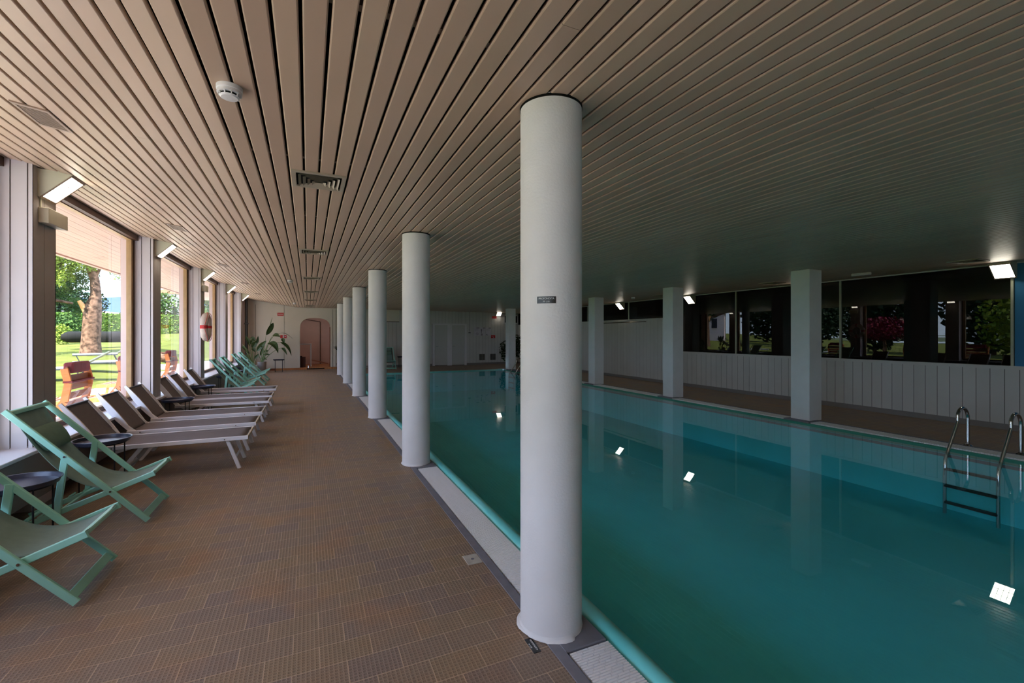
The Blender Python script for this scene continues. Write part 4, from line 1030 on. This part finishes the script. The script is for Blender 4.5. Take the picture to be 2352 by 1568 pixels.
for k in range(5200):
    t = rnd.uniform(-3, 18); x, y = hedge_at(t); z = rnd.uniform(gz(x, y), 3.26); cloud(b, (x-0.72*sT, y-0.72*cT, z), (0.06, 0.06, 0.06), 1, 0.17, rnd)
b.build('foliage', leafmat('foliage_hedge', (112, 136, 52), (66, 96, 36)), hd)
for i, (x, y, h, w, mt, lb) in enumerate(((-10.0, 62, 4.2, 3.0, M_lf2, 'green tree behind the hedge outside the second window'), (-4.2, 60, 3.4, 2.6, M_lf1, 'pale green tree behind the hedge right of the others'), (-16.5, 66, 4.8, 3.0, M_lf2, 'green tree behind the hedge beside the distant house'))):
    bush('garden_tree', x, y, [((0, 0, h*0.62), (w, w*0.7, h*0.45), 1100)], mt, lb, 'tree', 0.42, trunk=h*0.4)
# room behind the arch: unseen round lamp added to brighten it
r_ = root('fill_lamp', (0.2, 23.4, 2.6), 'round lamp added out of sight above the opening to brighten the room behind the arch', 'lamp')
b = MB(); b.lathe([(0.20, 0.0), (0.20, -0.03)], seg=24); b.build('fill_lamp_base', M_potw, r_)
b = MB(); b.lathe([(0.18, -0.031), (0.17, -0.06), (0.10, -0.085), (0.001, -0.09)], seg=24); b.build('fill_lamp_shade', emit('fill_glow', (1.0, 0.88, 0.78, 1), 8.0), r_, smooth=True)
# distant houses and hills
def house(x, y, w, d, h, wall, roofc, label, rz=0.4, rh=0.28):
    r = root('house', (x, y, 1.2), label, 'house', None, rz)
    b = MB(); b.box(-w/2, w/2, -d/2, d/2, -2, h); b.build('wall', wall, r)
    b = MB(); b.prism([(-w/2-0.5, h), (w/2+0.5, h), (0, h+w*rh)], 1, -d/2-0.5, d/2+0.5); b.build('roof', roofc, r)
    for k in range(3):
        b = MB(); b.box(-w/2+w*(0.15+0.28*k), -w/2+w*(0.27+0.28*k), -d/2-0.04, -d/2, h*0.35, h*0.7); b.build('window', M_black, r)
M_tile = mat('roof_tile', srgb(196, 128, 96), 0.8, var=0.1)
house(-21.5, 95, 6, 6, 7.2, M_white, M_tile, 'tall white house with terracotta roof beyond the trees, seen through the second window', 0.4, 0.2)
house(-34, 98, 14, 8, 3.6, M_white, M_pink, 'low distant house above the hedge, seen right of the big trunk', 0.4, 0.06)
m = MB()
def hill(u, v):
    x = -420+440*u; y = 420-160*u+v*120
    h = 26*math.exp(-((u-0.38)/0.22)**2)+16*math.exp(-((u-0.75)/0.2)**2)+9+3*math.sin(17*u)
    return (x, y, -2+(h+4)*math.sin(PI*0.5*min(1, v*1.6)))
m.grid(hill, 60, 8); struct(m.build('hills', mat('hill_haze_blue', srgb(66, 84, 112), 1.0, spec=0)), 'hazy blue hills on the horizon')  # distance haze is put into the blue of the hills
m = MB(); m.grid(lambda u, v: (-500+480*u, 100+500*v, 1.0), 2, 2); struct(m.build('far_ground', mat('far_green', srgb(80, 92, 52), 1.0)), 'distant flat ground')
m = MB(); m.grid(lambda u, v: (-500+425*u, -300+400*v, 0.4), 2, 2); struct(m.build('far_ground', mat('far_green', srgb(110, 128, 70), 1.0)), 'distant flat ground beside the garden')
# unidentified dark rounded roll behind the trunk
dx, dy = -10.6, 31.5
dx, dy = -11.2, 31.2
r_ = root('dark_form', (dx, dy, gz(dx, dy)), 'long dark rounded roll lying on the lawn behind the big trunk', 'form')
b = MB(); d_ = Vector((cT, sT, 0)); pts = []; rs = []
for i in range(25):
    t = i/24; e = min(t, 1-t)*24; rs.append(0.30*min(1, 0.45+0.25*e)); pts.append(d_*(-0.55+3.0*t)+Vector((0, 0, 0.66)))
b.tube(pts, rs, 14); b.build('form', mat('form_dark', srgb(34, 34, 32), 0.8, spec=0.1), r_, smooth=True)
b = MB()
for t in (0.25, 0.85): b.bar(tuple(d_*(-0.55+3.0*t)), tuple(d_*(-0.55+3.0*t)+Vector((0, 0, 0.42))), 0.06, 0.06, (1, 0, 0))
b.build('stand', M_black, r_)
# orange wooden recliners outside, backs to the glass
def recliner(loc, label):
    r = root('wooden_recliner', loc, label, 'outdoor chair', 'orange recliners outside the windows')
    for s_ in (-1, 1):
        b = MB(); pts = [(0.10, 0.33*s_, 1.0), (0.14, 0.33*s_, 0.8), (0.10, 0.33*s_, 0.55), (-0.05, 0.33*s_, 0.34), (-0.6, 0.33*s_, 0.30), (-1.2, 0.33*s_, 0.28)]
        for p, q in zip(pts, pts[1:]): b.bar(p, q, 0.03, 0.085, (1, 0, 0.3))
        b.build('side_frame', M_orange, r)
        b = MB(); b.bar((0.02, 0.30*s_, 0.42), (0.22, 0.30*s_, 0.0), 0.03, 0.05, (1, 0, 0)); b.build('leg', M_orange, r)
        b = MB(); b.bar((-1.0, 0.30*s_, 0.28), (-1.05, 0.30*s_, 0.0), 0.03, 0.05, (1, 0, 0)); b.build('leg', M_orange, r)
    b = MB()
    for k in range(5): z = 0.46+0.12*k; b.box(0.10, 0.125, -0.31, 0.31, z, z+0.085)
    for k in range(9): x = -0.1-0.12*k; b.box(x-0.085, x, -0.31, 0.31, 0.31, 0.335)
    b.build('slat', mat('recliner_slat', srgb(150, 88, 52), 0.5, var=0.1), r)
    b = MB(); b.bbox(0.06, 0.17, -0.27, 0.27, 0.93, 1.08, 0.02); b.build('headrest', M_redcush, r)
    b = MB(); b.box(0.088, 0.190, -0.352, 0.352, 0.805, 0.828); b.build('strap', M_redcush, r)
    return r
rc0 = recliner((-3.12, 8.42, 0.08), 'orange slatted wooden recliner with dark red headrest outside the first window')
dup(rc0, (-3.15, 10.45, 0.08), 'orange wooden recliner with red headrest at the right edge of the first window')
dup(rc0, (-3.2, 13.6, 0.08), 'orange wooden recliner outside the second window')
r_ = root('boulder', (-6.4, 26.4, gz(-6.4, 26.4)), 'rough brown boulder beside the garden path outside the second window', 'boulder')
b = MB(); b.grid(lambda u, v: ((0.55+0.1*math.sin(9*u+5*v))*math.sin(PI*v)*math.cos(2*PI*u), (0.4+0.06*math.cos(13*u))*math.sin(PI*v)*math.sin(2*PI*u), 0.12+(0.26+0.05*math.sin(12*u))*math.cos(PI*v)), 18, 10); b.build('rock', M_bark, r_)
m = MB()
for k in range(7): m.box(-7.6+0.62*k, -7.6+0.62*k+0.58, 23.6, 25.2, gz(-6, 24.4)-0.1, gz(-6, 24.4)+0.06)
tag(m.build('garden_path', M_patio), 'pale stone slab path across the lawn outside the second window', 'path')
bush('shrub', -7.1, 27.4, [((0, 0, 0.5), (0.5, 0.5, 0.4), 500)], M_lf1, 'small bright shrub behind the brown boulder', size=0.12)
# grey wheeled loungers on the lawn
def glounger(x, y, rz, label):
    r = root('garden_lounger', (x, y, gz(x, y)), label, 'sun lounger', 'wheeled loungers on the lawn', rz)
    b = MB(); b.bar((-0.9, -0.3, 0.36), (0.4, -0.3, 0.36), 0.03, 0.04); b.bar((-0.9, 0.3, 0.36), (0.4, 0.3, 0.36), 0.03, 0.04)
    for xx in (-0.8, 0.3):
        for s_ in (-1, 1): b.bar((xx, s_*0.3, 0.36), (xx+0.12, s_*0.3, 0.06), 0.03, 0.03, (1, 0, 0))
    b.build('frame', mat('lounger_grey', srgb(60, 64, 66), 0.5), r)
    b = MB(); b.box(-0.9, 0.4, -0.28, 0.28, 0.38, 0.42); b.build('seat', mat('lounger_pale', srgb(150, 152, 150), 0.7), r)
    b = MB(); b.bar((0.4, 0, 0.41), (1.1, 0, 0.86), 0.56, 0.05, (0, 0, 1)); b.build('backrest', mat('lounger_olive', srgb(78, 80, 62), 0.7), r)
    for s_ in (-1, 1): b = MB(); b.tube([(0.55, s_*0.33, 0.13), (0.55, s_*0.38, 0.13)], 0.12, 16); b.build('wheel', M_black, r)
    return r
gl0 = glounger(-6.9, 18.3, 0.35, 'grey garden lounger with raised back, nearest on the lawn outside the first window')
for (x, y, lb) in ((-8.7, 17.6, 'grey garden lounger left of the nearest one on the lawn'), (-6.6, 20.8, 'grey garden lounger behind the nearest one, right part of the first window'), (-7.4, 23.0, 'grey garden lounger farther back near the big trunk')):
    dup(gl0, (x, y, gz(x, y)), lb)
# plants and a pale house seen only as reflections in the right windows
bush('red_maple', -11.5, 15.6, [((0, 0, 1.9), (1.5, 1.6, 0.75), 2600)], M_lf4, 'red maple on the lawn, seen mirrored in the right windows', 'tree', 0.15, trunk=1.5)
bush('garden_tree', -11.0, 9.0, [((0, 0, 2.2), (2.2, 2.2, 2.2), 3600)], M_lf1, 'leafy green tree on the lawn, seen mirrored at the right end of the right windows', 'tree', 0.24, trunk=1.4)
for i, (x, y, q) in enumerate(((-24, 8.3, 'nearest'), (-25, 15.3, 'second'), (-24, 22.4, 'third'), (-26, 29.4, 'fourth'), (-31, 37.5, 'fifth'), (-24, 1.2, 'outermost'))):  # tall row added to keep bright sky out of the reflections
    bush('sky_block_tree', x, y, [((0, 0, 5.0), (3.3, 3.2, 5.0), 4600)], M_lf3, 'tall dark tree, %s of the added row blocking sky mirrored in the right windows' % q, 'tree', 0.5, 'trees added to block the mirrored sky', trunk=3)
bush('garden_tree', -15.5, 21.8, [((0, 0, 2.8), (2.2, 2.2, 1.8), 2200)], M_lf3, 'dark tree on the lawn beside the red maple', 'tree', 0.26, trunk=1.8)
house(-24, 41, 5, 6, 3.2, M_pink, M_tile, 'pale pink house beyond the lawn, seen mirrored in the right windows', 0.9)
